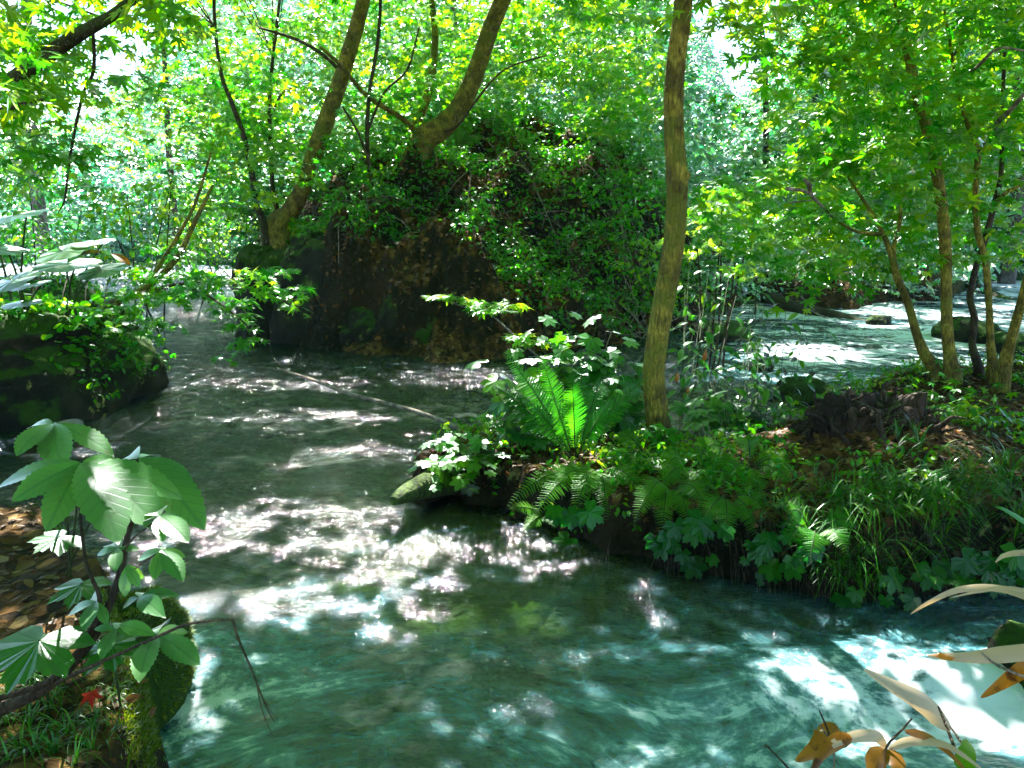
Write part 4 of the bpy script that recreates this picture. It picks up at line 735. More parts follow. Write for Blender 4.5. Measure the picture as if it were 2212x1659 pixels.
# ------------------------------------------------------------------ leaf litter
def litter(n, pg, z_off=.012, size=.06):
    pg_ = np.array(pg); out = []
    x = rng.uniform(max(pg_[:, 0].min(), -7), min(pg_[:, 0].max(), 8), n); y = rng.uniform(max(pg_[:, 1].min(), .5), min(pg_[:, 1].max(), 20), n)
    ok = sdist(x, y, pg) > .02; x, y = x[ok], y[ok]; z = H(x, y); ok = z > .1; x, y, z = x[ok], y[ok], z[ok]
    c = np.stack([x, y, z + z_off], -1); ok = in_view(c, 80); c = c[ok]; m = len(c)
    e = .03; nx = (H(c[:, 0] - e, c[:, 1]) - H(c[:, 0] + e, c[:, 1])) / (2 * e); ny = (H(c[:, 0], c[:, 1] - e) - H(c[:, 0], c[:, 1] + e)) / (2 * e)
    nrm = norm(np.stack([nx, ny, np.ones(m)], -1)) + rng.normal(0, .25, (m, 3)); a = rng.random(m) * 6.28
    return c, np.stack([np.cos(a), np.sin(a), 0 * a], -1), nrm, size * rng.uniform(.5, 1.3, m)
g = Geo()
for n, pg, s in ((26000, PD, .055), (16000, PA, .05), (26000, PC, .10)):
    c, d, nn, sc_ = litter(n, pg, .012, s); k = rng.random(len(c)) < .5
    for mk_, tm in ((k, t_ov), (~k, t_star)): scatter(g, tm, c[mk_], d[mk_], nn[mk_], sc_[mk_] * (1 if tm is t_ov else .7))
tag(g.build('leaf_litter', M_LITTER), 'dead brown leaves strewn over banks and mound', None, None, 'stuff')
# dead twigs caught on the mound and its right-hand foot
g = Geo()
for k in range(230):
    if k < 130: x, y = rng.uniform(1.6, 4.4), rng.uniform(11.6, 14)
    else: x, y = rng.uniform(-3.5, 3), rng.uniform(11.6, 15)
    if sdist(np.array([x]), np.array([y]), PC)[0] < .3: continue
    a = rng.random() * 6.28; l = rng.uniform(.3, .9); p0 = np.array([x, y, Hs(x, y) + .03]); p1 = p0 + [math.cos(a) * l, math.sin(a) * l, 0]; p1[2] = Hs(p1[0], p1[1]) + rng.uniform(.02, .3); pm = (p0 + p1) / 2 + [0, 0, .08]
    tube(g, [p0, pm, p1], [.010, .008, .004], 4, sub=2, cap=False)
tag(g.build('brushwood', M_PALE, smooth=True), 'tangle of bare dead twigs on the mound slope', None, None, 'stuff')

# ------------------------------------------------------------------ rocks
def rock(name, label, c, r, m_, seed=0, rot=0, n=48, e=.8, rough=.25, fine=.06, group=None, cat='rock'):
    th = np.linspace(-np.pi / 2, np.pi / 2, n); ph = np.linspace(0, 2 * np.pi, n * 2, endpoint=False); Ph, Th = np.meshgrid(ph, th)
    f = lambda v: np.sign(v) * np.abs(v) ** e
    D = np.stack([f(np.cos(Th)) * f(np.cos(Ph)), f(np.cos(Th)) * f(np.sin(Ph)), f(np.sin(Th))], -1)
    D = D * (1 + rough * (fbm(D * 1.6 + seed * 5.7, 4, seed) - .5) * 2 + fine * (fbm(D * 9 + seed, 3, seed + 3) - .5) * 2)[..., None]
    V = D * np.array(r); ca, sa = math.cos(rot), math.sin(rot); V = np.stack([V[..., 0] * ca - V[..., 1] * sa, V[..., 0] * sa + V[..., 1] * ca, V[..., 2]], -1) + np.array(c)
    idx = np.arange(n * n * 2).reshape(n, n * 2); nx = np.roll(idx, -1, 1)
    T = np.concatenate([np.stack([idx[:-1], nx[:-1], nx[1:]], -1).reshape(-1, 3), np.stack([idx[:-1], nx[1:], idx[1:]], -1).reshape(-1, 3)])
    g = Geo().add(V, T, np.zeros((n * n * 2, 3))); o = g.build(name, m_, smooth=True)
    return tag(o, label, cat, group), V
bigrock, BV = rock('boulder', 'big dark boulder with pale lichen spots at the left edge, leaves hanging over it', (-6.4, 8.05, .12), (2.35, 1.9, 0.95), M_ROCK, 3, .4, 100, .6, .22, .06)
rock('rock', 'small rounded rock with lichen at the foot of the mound cliff', (P(868, 745)[0], 11.0, .25), (.26, .3, .55), M_ROCK, 6)
rock('rock', 'dark angular rock at the left corner of the mound cliff, under the hanging maple', (P(640, 700)[0], 12.3, .3), (.6, .6, .95), M_ROCK, 51, .4, 60, .7, .3)
rock('rock', 'dark bulging rock with pale lichen in the middle of the mound cliff', (P(730, 720)[0], 12.0, .4), (.8, .6, 1.15), M_ROCK, 52, -.2, 60, .7, .3)
rock('rock', 'dark low rock at the waterline under the lichened bulge', (P(790, 765)[0], 11.3, .1), (.5, .4, .45), M_ROCK, 53, .1, 50, .75, .3)
rock('rock', 'low yellow-mossed rock at the waterline, right of the rounded rock under the cliff', (P(925, 760)[0], 10.85, .12), (.28, .3, .38), M_MOSSROCK, 8)
for i, (px, py, r_, lab, m_) in enumerate([(1560, 735, .45, 'dark low boulder in the far water behind the main trunk', M_ROCK), (1645, 800, .16, 'small dark rock alone in the far water, left of the logs', M_ROCK), (1745, 862, .3, 'moss-topped stone at the near edge of the far water', M_MOSSROCK), (1688, 858, .14, 'small dark stone left of the moss-topped one', M_ROCK),
        (1900, 700, .22, 'dark stone at the tip of the fallen branch in the far water', M_ROCK), (2100, 735, .5, 'dark boulder in the bright water behind the right-hand stems', M_ROCK), (1705, 838, .13, 'reddish stone showing above the far water behind the moss-topped stone', M_ROCK), (2200, 760, .4, 'dark boulder at the right edge of the far water', M_ROCK)]):
    q = P(px, py); rock('stone', lab, (q[0], q[1] + r_ * .3, .02), (r_, r_ * .8, r_ * .55), m_, 20 + i, i, 28, cat='stone')
_, MV = rock('stone', 'mossy block at the brink of the near-left bank, beside the white water', P(205, 1575, .02), (.24, .5, .42), M_MOSSROCK, 40, -.1, 60, .7, .15)
MV = MV.reshape(-1, 3); MV = MV[(MV[:, 2] > .04)]; mv = MV[rng.integers(0, len(MV), 20000)]; mv = mv[fbm(mv * 9, 3, 4) > .33]; g = Geo(); ctr = P(205, 1575, .02); on = norm((mv - ctr) / np.array([.24, .5, .42]) ** 2)
scatter(g, t_lance, mv, on + rng.normal(0, .5, mv.shape) - [0, 0, .15], on[:, [1, 2, 0]], rng.uniform(.012, .034, len(mv)), np.clip(rng.normal(.6, .3, len(mv)), 0, 1))
tag(g.build('moss', M_MOSSLEAF), 'shaggy green moss growing on the block at the near brink', None, None, 'stuff')
q = P(2205, 1480); rock('stone', 'brown wet boulder at the right edge of the rapids', (q[0] + .22, q[1], .0), (.25, .35, .2), M_ROCK, 44, .3, 36, cat='stone')
# fallen logs across the far water
def log(label, pl, m_, name='log', branches=(), moss=None):
    pts, rad = trunk_path(pl); root = thing(name, pts[0], label, name); g = Geo(); tube(g, pts, rad, 12, .18, len(label), sub=4); g.build('stem', m_, root, True)
    for b in branches: bp, br = trunk_path(b[1]); g = Geo(); tube(g, bp, br, 6, .1, 3, sub=3); g.build('branch', b[0], root, True)
    return root
log('dark fallen log lying in the far water, right of the main trunk', [(1650, 630, 16.5, 24), (1690, 655, 15.5, 26), (1750, 672, 14.8, 26), (1830, 690, 14.2, 22), (1900, 712, 13.6, 12)], M_BARKD, branches=[(M_BARKD, [(1830, 690, 14.2, 10), (1880, 697, 14, 8), (1950, 703, 13.9, 6)]), (M_PALE, [(1740, 665, 14.6, 4), (1780, 685, 14.2, 4), (1815, 700, 14, 2)]), (M_PALE, [(1730, 640, 14.6, 3), (1760, 670, 14.3, 3)])])
log('mossy green log lying along the far bank above the dark fallen one', [(1690, 660, 17.5, 18), (1750, 648, 17.3, 26), (1820, 645, 17.1, 28), (1880, 648, 17, 24)], M_MOSSLOG)
log('broken log with moss crossing the white water at far right', [(2080, 610, 20, 16), (2130, 630, 18.5, 18), (2180, 655, 17.3, 20), (2260, 680, 16.5, 20)], M_MOSSLOG)
log('short moss-covered log jutting into the stream from the tip of the ferny bank', [(850, 1082, 4.55, 20), (885, 1062, 4.75, 44), (925, 1048, 4.95, 60), (975, 1035, 5.15, 66), (1020, 1020, 5.35, 50)], M_MOSS)
log('thin bare branch lying over the stream, its butt on the ferny bank', [(1005, 935, 5.9, 12), (960, 910, 6.2, 10), (880, 883, 6.5, 9), (800, 862, 6.8, 8), (740, 845, 7.1, 7), (680, 822, 7.4, 6), (600, 796, 7.8, 4)], M_PALE, name='branch')

# uprooted root plate
q = P(1868, 985, .42); rp = thing('root_plate', (q[0], q[1], Hs(q[0], q[1])), 'dark upturned root plate with ragged roots, on the bank below the right-hand stems', 'root plate')
n = 60; th = np.linspace(-np.pi / 2, np.pi / 2, n); ph = np.linspace(0, 2 * np.pi, n * 2, endpoint=False); Ph, Th = np.meshgrid(ph, th)
D = np.stack([np.cos(Th) * np.cos(Ph), np.cos(Th) * np.sin(Ph), np.sin(Th)], -1); D = D * (1 + .35 * (fbm(D * 2.2 + 9, 4, 5) - .5) * 2 + .3 * (fbm(D * 8, 3, 8) - .5) * 2)[..., None]
V = D * [.46, .28, .30] + [q[0] + .02, q[1] + .02, .48]; idx = np.arange(n * n * 2).reshape(n, n * 2); nx = np.roll(idx, -1, 1)
T = np.concatenate([np.stack([idx[:-1], nx[:-1], nx[1:]], -1).reshape(-1, 3), np.stack([idx[:-1], nx[1:], idx[1:]], -1).reshape(-1, 3)])
Geo().add(V, T, np.zeros((n * n * 2, 3))).build('soil_mass', M_SOIL, rp, True)
for k in range(46):
    a = rng.uniform(-.25, math.pi + .25) if k < 30 else rng.uniform(0, 6.28); L_ = rng.uniform(.06, .2)
    s0 = np.array([q[0] + .38 * math.cos(a), q[1] - .14 + rng.normal(0, .1), .48 + .25 * math.sin(a)]); d = norm([math.cos(a), rng.normal(-.2, .4), math.sin(a) + .1]); e = s0 + d * L_
    g = Geo(); tube(g, [s0 - d * .1, s0 + d * L_ * .4, s0 + d * L_ * .7 + rng.normal(0, .03, 3), e + rng.normal(0, .04, 3)], np.array([1.3, .9, .6, .2]) * rng.uniform(.010, .022), 6, .2, k, sub=2); g.build('root', M_SOIL if k % 4 else M_BARKD, rp, True)

# ------------------------------------------------------------------ ferns
def bez(a, b, c, n): t = np.linspace(0, 1, n)[:, None]; return (1 - t) ** 2 * a + 2 * t * (1 - t) * b + t * t * c
def frond(root, base, tip, arch, width, m_=None, npin=34, mu=.4, bare=.12, name='frond'):
    base, tip = np.array(base, float), np.array(tip, float); L_ = np.linalg.norm(tip - base)
    ctl = (base * .45 + tip * .55) + np.array([0, 0, arch]); pts = bez(base, ctl, tip, npin + 4); tan = norm(np.gradient(pts, axis=0))
    side = np.cross(tan, [0, -.7, 1.0]); side = norm(side + 1e-4); up = norm(np.cross(side, tan)); g = Geo()
    t = np.linspace(0, 1, npin + 4); k = (t > bare) & (t < .995); t_, p_, tn, sd_, up_ = t[k], pts[k], tan[k], side[k], up[k]
    prof = np.minimum(1, (t_ - bare + .03) / .3) ** .7 * np.clip((1 - t_) / .55, 0, 1) ** .75
    for s in (-1, 1):
        d = sd_ * s + tn * .35 - up_ * .12 + rng.normal(0, .05, tn.shape); L2 = width * prof * rng.uniform(.88, 1.08, len(t_)) + .004
        scatter(g, t_pin, p_, d, up_ + sd_ * s * .15 + rng.normal(0, .1, tn.shape), L2, np.clip(mu + rng.normal(0, .12) + rng.normal(0, .08, len(t_)), 0, 1))
    fr = g.build(name, m_ or M_FERN, root)
    g = Geo(); tube(g, pts, np.linspace(.0055, .0012, len(pts)), 5, cap=False); o = g.build('rachis', M_GSTEM, root, True); o.parent = fr; return fr
V, T, U = [], [], []
nn_ = 9
for i in range(nn_ + 1):                        # toothed pinna
    t = i / nn_; hw = .11 * (1 - t) ** .6 + .012; hw *= (1 if i % 2 else .55)
    V += [(-hw, t, 0), (0, t, .015), (hw, t, 0)]; U += [(-.1, t), (0, t), (.1, t)]
    if i: a = 3 * (i - 1); T += [(a, a + 1, a + 4), (a, a + 4, a + 3), (a + 1, a + 2, a + 5), (a + 1, a + 5, a + 4)]
t_pin = (np.array(V, float), np.array(T), np.array(U, float))
def fern(label, bpx, z, tips, width=.09, npin=34, mu=.4, arch=.12, dep=None):
    width *= 1.2 if dep is None else 1
    b = P(bpx[0], bpx[1], z) if dep is None else at(bpx[0], bpx[1], dep); b = np.array([b[0], b[1], max(Hs(b[0], b[1]) - .02, b[2] - .12) if dep is None else b[2]])
    root = thing('fern', b, label, 'fern')
    for q in tips:
        tp = at(q[0], q[1], b[1] + q[2]); frond(root, b + rng.normal(0, .012, 3) * [1, 1, 0], tp, q[3] if len(q) > 3 else arch, width * (q[4] if len(q) > 4 else 1), None, npin, mu if len(q) < 6 else q[5])
fern('big upright shuttlecock fern with red-brown foot, left of the main trunk', (1240, 1000), .3, [(1085, 760, -.1, .12), (1165, 765, .15, .06), (1235, 800, -.25, .05), (1300, 810, .2, .05), (1400, 815, .1, .1), (1330, 860, -.25, .08), (1185, 835, -.3, .05), (1120, 850, -.2, .08), (1260, 770, .35, .05), (1060, 830, .2, .12)], .085, 40, .25)
fern('low fern arching over the bank lip below the shuttlecock fern', (1290, 1015), .33, [(1095, 1098, -.35, .22), (1150, 1125, -.5, .22), (1200, 1040, -.3, .1), (1310, 1128, -.5, .22), (1395, 1080, -.35, .2), (1240, 1120, -.5, .25)], .085, 34, .85)
fern('low fern spilling over the lip in front of the main trunk', (1395, 975), .36, [(1300, 1010, -.3, .15), (1350, 1050, -.45, .18), (1440, 1050, -.4, .18), (1480, 1000, -.2, .15), (1465, 945, .1, .15), (1330, 950, 0, .15)], .08, 32, .85)
fern('broad fern on the lip right of the main trunk foot', (1490, 1010), .38, [(1500, 1140, -.5, .22), (1420, 1075, -.4, .2), (1570, 1090, -.4, .2), (1590, 1010, -.1, .15), (1560, 965, .1, .15), (1440, 1010, -.2, .15)], .08, 32, .85)
fern('fern with drooping fronds between the two broad ferns on the bank lip', (1445, 1055), .33, [(1370, 1130, -.35, .2), (1430, 1160, -.4, .2), (1490, 1150, -.35, .2), (1530, 1110, -.3, .2), (1400, 1080, -.3, .15)], .08, 30, .8)
fern('fern low on the bank lip below the foot of the long-frond fern', (1570, 1085), .33, [(1510, 1160, -.3, .18), (1570, 1185, -.35, .2), (1640, 1180, -.3, .2), (1660, 1120, -.2, .15)], .075, 28, .7)
fern('fern arching over the vines at the middle of the bank face', (1760, 1120), .38, [(1700, 1180, -.25, .18), (1750, 1215, -.3, .2), (1830, 1200, -.25, .18), (1850, 1140, -.1, .15), (1700, 1110, -.1, .15)], .07, 26, .6)
fern('fern with long hanging fronds, midway along the bank', (1625, 1020), .4, [(1645, 1135, -.4, .22), (1730, 1085, -.3, .2), (1560, 1060, -.3, .18), (1700, 1010, 0, .15), (1610, 950, .1, .15), (1720, 1040, -.2, .2), (1600, 1100, -.4, .2)], .07, 30, .85)
fern('small fern hanging low over the dark water at lower right', (2040, 1210), .25, [(1985, 1240, -.1, .06), (2020, 1265, -.15, .08), (2085, 1275, -.15, .08), (2095, 1240, -.05, .06)], .05, 22, .3)
fern('small pale fern at the water corner of the near bank, under the low fern', (1180, 1085), .15, [(1100, 1100, -.2, .06), (1130, 1150, -.2, .06), (1200, 1140, -.2, .06)], .05, 22, .8)
fern('backlit fern on the mound crest, right of the crooked tree', (985, 345), 0, [(955, 265, 0, .1), (985, 250, .1, .1), (1020, 265, .1, .2), (1050, 300, 0, .3), (925, 290, .1, .2)], .16, 24, .9, dep=14.2)
fern('shady fern in the middle of the mound slope', (1030, 500), 0, [(1000, 460, 0, .1), (1030, 440, 0, .1), (1065, 460, 0, .2), (1070, 500, -.2, .3), (995, 505, -.2, .2)], .14, 20, .3, dep=12.9)
fern('fern behind the foot of the leaning trunk', (680, 440), 0, [(650, 400, 0, .1), (690, 370, 0, .1), (715, 395, 0, .2), (640, 430, -.1, .2)], .14, 20, .3, dep=14)
fern('tiny fern hanging low on the mound above the cliff', (925, 590), 0, [(895, 570, -.1, .1), (925, 560, -.1, .1), (950, 580, -.1, .1)], .08, 16, .3, dep=12.2)

# ------------------------------------------------------------------ leafy plants with stems
def leafy(name, label, base, tops, tm, size, per, mu=.5, m_=None, arch=.05, start=.35, stemr=.004, smat=None, group=None, cat=None, upn=.3, droop=.35, pet=.5):
    base = np.array(base, float); root = thing(name, base, label, cat or name.replace('_', ' '), group); g = Geo()
    for tp in tops:
        tp = np.array(tp, float); b = base + rng.normal(0, .02, 3) * [1, 1, 0]; pts = bez(b, b * .5 + tp * .5 + [0, 0, arch] + rng.normal(0, .03, 3), tp, 9)
        gs = Geo(); tube(gs, pts, np.linspace(stemr, stemr * .45, 9), 5, cap=False); 
        for k in range(per):
            t = start + (1 - start) * (k + .5) / per if k < per - 1 else 1.0
            c = np.array([np.interp(t, np.linspace(0, 1, 9), pts[:, j]) for j in range(3)]); a0 = rng.random() * 6.28 if k == 0 else a0 + 2.2 + rng.normal(0, .3)
            for s in ((0,) if k == per - 1 else (0, math.pi)):
                a = a0 + s; d = np.array([math.cos(a), math.sin(a), .25]); sz = size * rng.uniform(.65, 1.2) * (1.1 - .35 * t); pe = c + d * sz * pet
                tube(gs, [c, pe], [stemr * .35, stemr * .3], 3, cap=False)
                dd = d.copy(); dd[2] = -droop + rng.normal(0, .2)
                scatter(g, tm, [pe], [dd], [np.array([0, -.15, 1]) + rng.normal(0, upn, 3)], [sz], [np.clip(mu + rng.normal(0, .25), 0, 1)])
        gs.build('stem', smat or M_GSTEM, root, True)
    g.build('foliage', m_ or M_BIG, root); return root
def tops(l, y): return [at(a, b, y + (c[0] if c else 0)) for a, b, *c in l]
def gb(px, py, z=.35): p = P(px, py, z); return np.array([p[0], p[1], Hs(p[0], p[1]) - .01])
b = gb(1190, 965); leafy('herb', 'white-lit herb with lobed leaves reaching out over the stream, left of the big fern', b, tops([(1045, 790), (1075, 850, -.1), (1060, 900), (1110, 760, .2), (1150, 720, .2), (1100, 930, -.2), (1130, 830, -.2)], 5.4), t_lobed, .135, 4, .7, M_BIG)
b = gb(1260, 950); leafy('herb', 'tall mid-green herb with seed heads standing behind the big fern', b, tops([(1170, 690), (1230, 680, .2), (1290, 690, .1), (1255, 740, -.1), (1200, 760, -.2), (1320, 720)], 5.8), t_lobed, .14, 5, .4, M_BIG)
b = gb(1345, 945); leafy('herb', 'leafy green herb filling the space between the big fern and the main trunk', b, tops([(1300, 760), (1345, 740, .2), (1380, 790), (1330, 820, -.2), (1370, 860, -.1), (1290, 840, -.3), (1390, 760, .3)], 5.7), t_lobed, .13, 5, .35, M_BIG)
b = gb(1010, 1010, .2); leafy('herb', 'bright yellow-green herb at the tip of the bank, above the mossy log', b, tops([(905, 1015), (940, 960), (985, 940, .2), (1040, 950), (1075, 985), (960, 1000, -.2), (1050, 1020, -.2), (930, 1050, -.1), (1000, 1060, -.25)], 4.95), t_lobed, .095, 4, .85, M_BIG, arch=.08)
b = gb(1075, 990, .25); leafy('herb', 'small sunlit herb with pointed leaves just left of the shuttlecock fern foot', b, tops([(1050, 900), (1100, 890, .1), (1130, 930), (1080, 950, -.1), (1010, 930)], 5.1), t_leaflet2, .10, 4, .75, M_BIG)
b = gb(1560, 960); leafy('herb', 'upright herb right of the main trunk with leaves over the far water', b, tops([(1500, 860), (1530, 800, .2), (1570, 760, .4), (1600, 820, .2), (1560, 890)], 5.9), t_leaflet2, .11, 5, .55, M_BIG)
b = gb(1640, 945); leafy('herb', 'herb with pale sunlit leaves spread above the far water', b, tops([(1600, 700, .5), (1640, 720, .5), (1680, 740, .4), (1655, 820, .2), (1620, 860), (1700, 870)], 6.2), t_leaflet2, .12, 5, .6, M_BIG)
b = gb(1500, 930); leafy('herb', 'tall layered herb close behind the main trunk on its right', b, tops([(1510, 640, .6), (1545, 590, .9), (1590, 640, .7), (1530, 700, .4), (1580, 560, 1.0)], 6.4), t_leaflet2, .13, 6, .5, M_BIG)
b = gb(1590, 920); leafy('herb', 'broad-leaved herb with white-lit leaves, half-way between trunk and fallen log', b, tops([(1640, 580, 1.2), (1660, 620, 1), (1690, 660, 1), (1620, 660, .8), (1700, 700, .8), (1650, 540, 1.4)], 6.6), t_leaflet2, .14, 6, .45, M_BIG)
b = gb(1470, 930); leafy('herb', 'pale-leaved herb touching the right side of the main trunk', b, tops([(1490, 560, 1.2), (1520, 640, .9), (1500, 700, .6), (1540, 520, 1.4), (1480, 620, .8)], 6.6), t_leaflet2, .15, 6, .7, M_BIG)
b = gb(1690, 900); leafy('herb', 'wide herb with big drooping leaves over the far water, right of the pale one', b, tops([(1700, 640, 1.2), (1740, 680, 1), (1780, 720, .8), (1720, 760, .6), (1660, 770, .5)], 6.5), t_leaflet2, .15, 5, .6, M_BIG)
b = gb(1540, 940); leafy('herb', 'stalky herb with three-lobed leaves low beside the main trunk', b, tops([(1480, 880), (1520, 850, .1), (1570, 830, .2), (1600, 880, .1), (1640, 900)], 5.6), t_lobed, .12, 4, .6, M_BIG)
b = gb(1800, 890, .4); leafy('herb', 'low herb with three-part leaves beside the left end of the root plate', b, tops([(1760, 900), (1800, 850, .1), (1840, 800, .2), (1850, 850, .1), (1720, 905)], 5.2), t_maple5, .09, 4, .4, M_MAPLE)
b = gb(1730, 1060, .38); leafy('herb', 'young herb with green star leaves on the litter right of the ferns', b, tops([(1700, 1000), (1640, 985), (1580, 960, .1), (1750, 1020)], 4.6), t_maple5, .08, 3, .5, M_MAPLE)
b = gb(1420, 985, .35); leafy('herb', 'small star-leaved herb at the foot of the main trunk', b, tops([(1400, 920), (1440, 905), (1460, 940, .05)], 5.0), t_maple5, .1, 3, .3, M_MAPLE)
b = gb(2000, 900, .5); leafy('herb', 'leafy herb growing round the feet of the right-hand stems', b, tops([(1950, 800, .5), (2020, 780, .4), (2090, 800, .4), (2140, 830, .2), (2190, 850), (2120, 880)], 5.6), t_maple5, .10, 4, .45, M_MAPLE)
b = gb(2120, 960, .5); leafy('herb', 'herb with round-toothed leaves at the right edge of the bank', b, tops([(2090, 880), (2150, 870), (2200, 900), (2190, 960, -.1), (2130, 940, -.1)], 4.9), t_leaflet2, .10, 4, .3, M_BIG)
b = gb(1700, 1110, .36); leafy('hanging_vine', 'green vine with lobed leaves hanging down the bank face', b, tops([(1720, 1200, -.3), (1760, 1160, -.25), (1800, 1210, -.3), (1850, 1180, -.25), (1770, 1260, -.35), (1700, 1150, -.2), (1830, 1130, -.1)], 4.25), t_lobed, .10, 6, .15, M_BIG, arch=.06, cat='vine')
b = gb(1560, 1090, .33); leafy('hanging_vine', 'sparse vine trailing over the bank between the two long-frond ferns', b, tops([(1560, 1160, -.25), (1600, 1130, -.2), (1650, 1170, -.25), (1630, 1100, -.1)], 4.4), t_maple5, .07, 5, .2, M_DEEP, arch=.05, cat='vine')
# sapling with the flat sunlit spray
sp = thing('sapling', gb(1260, 960), 'slanting maple sapling left of centre whose flat sunlit spray hangs over the stream', 'sapling')
g = Geo(); tube(g, [np.array(sp.location), at(1235, 880, 5.6), at(1180, 790, 5.7), at(1105, 720, 5.8), at(1060, 680, 5.85), at(1010, 665, 5.9), at(950, 645, 5.95)], [.013, .012, .010, .008, .006, .005, .003], 7, .1, 1, sub=3); g.build('stem', M_BARKG, sp, True)
g = Geo()
for (px, py, y, r_, n_) in [(960, 640, 5.95, .17, 40), (1030, 655, 5.9, .2, 46), (1100, 660, 5.85, .18, 36), (1120, 725, 5.8, .2, 36), (1180, 740, 5.75, .2, 36), (1220, 770, 5.7, .15, 22)]:
    sprays(g, [at(px, py, y)], t_maple, .062, n_, r_, tilt=.08, droop=.15, rnd_mu=.75, jit=.25)
g.build('foliage', M_MAPLE, sp)
# dry hanging leaves
for (px, py, y, sz, lab) in [(1523, 770, 5.6, .09, 'curled ochre dead leaf hanging on a stem right of the main trunk'), (1462, 818, 5.3, .08, 'orange-brown dead leaf caught beside the main trunk'), (1485, 850, 5.3, .05, 'small bright orange leaf just below the caught dead leaf')]:
    g = Geo(); scatter(g, t_leaflet, [at(px, py - 15, y), at(px + 4, py - 12, y)], [(.1, 0, -1), (-.3, -.2, -.9)], [(.3, -1, .2), (-.4, -1, 0)], [sz, sz * .8], [.4, .8]); tag(g.build('dead_leaf', M_ORANGE), lab, 'dead leaf')
# grass on the right part of the bank and on the near bank
def grass(n, cx, cy_, z, rx, ry, L0, g):
    for k in range(n):
        q = P(cx, cy_, z); x = q[0] + rng.normal(0, rx); y = q[1] + rng.normal(0, ry); h = Hs(x, y)
        if h < .05: continue
        a0 = rng.random() * 6.28; m = rng.integers(5, 11)
        for j in range(m):
            a = a0 + rng.normal(0, 1.2); L_ = L0 * rng.uniform(.5, 1.2); d = np.array([math.cos(a), math.sin(a) - .4, 0]); b0 = np.array([x, y, h - .01]); c_ = b0 + d * L_ * .25 + [0, 0, L_ * .75]; e = b0 + d * L_ * .8 + [0, 0, L_ * rng.uniform(-.1, .5)]
            pts = bez(b0, c_, e, 7); s_ = norm(np.cross(d, [0, 0, 1.0])); w_ = np.linspace(1, .1, 7)[:, None] * .0050 * L0 / .25
            V = np.stack([pts - s_ * w_, pts + s_ * w_], 1).reshape(-1, 3); T = [(2 * i, 2 * i + 1, 2 * i + 3) for i in range(6)] + [(2 * i, 2 * i + 3, 2 * i + 2) for i in range(6)]
            g.add(V, T, np.tile([0, 0, rng.random()], (14, 1)))
g = Geo()
grass(150, 2080, 1130, .45, .5, .25, .30, g); grass(110, 1960, 1150, .4, .35, .2, .28, g); grass(110, 2170, 1060, .5, .3, .25, .32, g); grass(60, 2150, 1180, .4, .3, .12, .32, g); grass(30, 1830, 1080, .4, .35, .12, .2, g); grass(25, 2000, 1040, .5, .3, .1, .22, g); grass(30, 2060, 1220, .35, .5, .1, .22, g); grass(14, 1700, 1100, .4, .2, .08, .18, g)
for px_ in range(1180, 2230, 22): grass(5, px_, float(np.interp(px_, [1180, 1450, 1750, 2230], [1085, 1110, 1150, 1180])), .33, .07, .03, .2 + .08 * rng.random(), g)
tag(g.build('grass', M_GRASS), 'long arching grass on the bank at lower right', None, None, 'stuff')
g = Geo(); grass(26, 180, 1130, .5, .06, .06, .16, g); grass(40, 60, 1620, .5, .22, .12, .16, g); grass(40, 200, 1500, .5, .12, .2, .10, g); grass(16, 20, 1500, .5, .1, .1, .18, g)
tag(g.build('grass', M_GRASS), 'short grass tufts on the near bank at lower left', None, None, 'stuff')
g = Geo()                                          # moss tufts on the near brink
for k in range(2600):
    t = rng.random(); px = np.interp(t, [0, .3, .6, 1], [255, 300, 325, 310]) - abs(rng.normal(0, 26)) + 6; py = np.interp(t, [0, .3, .6, 1], [1340, 1420, 1500, 1640]) + rng.normal(0, 10)
    q = P(px, py, .4); h = Hs(q[0], q[1]) 
    if h > .05: scatter(g, t_lance, [(q[0], q[1], h)] * 3, rng.normal(0, .6, (3, 3)) + [0, 0, .9], rng.normal(0, 1, (3, 3)), rng.uniform(.012, .03, 3))
tag(g.build('moss', M_MOSSLEAF), 'bright moss cushions along the brink of the near-left bank', None, None, 'stuff')

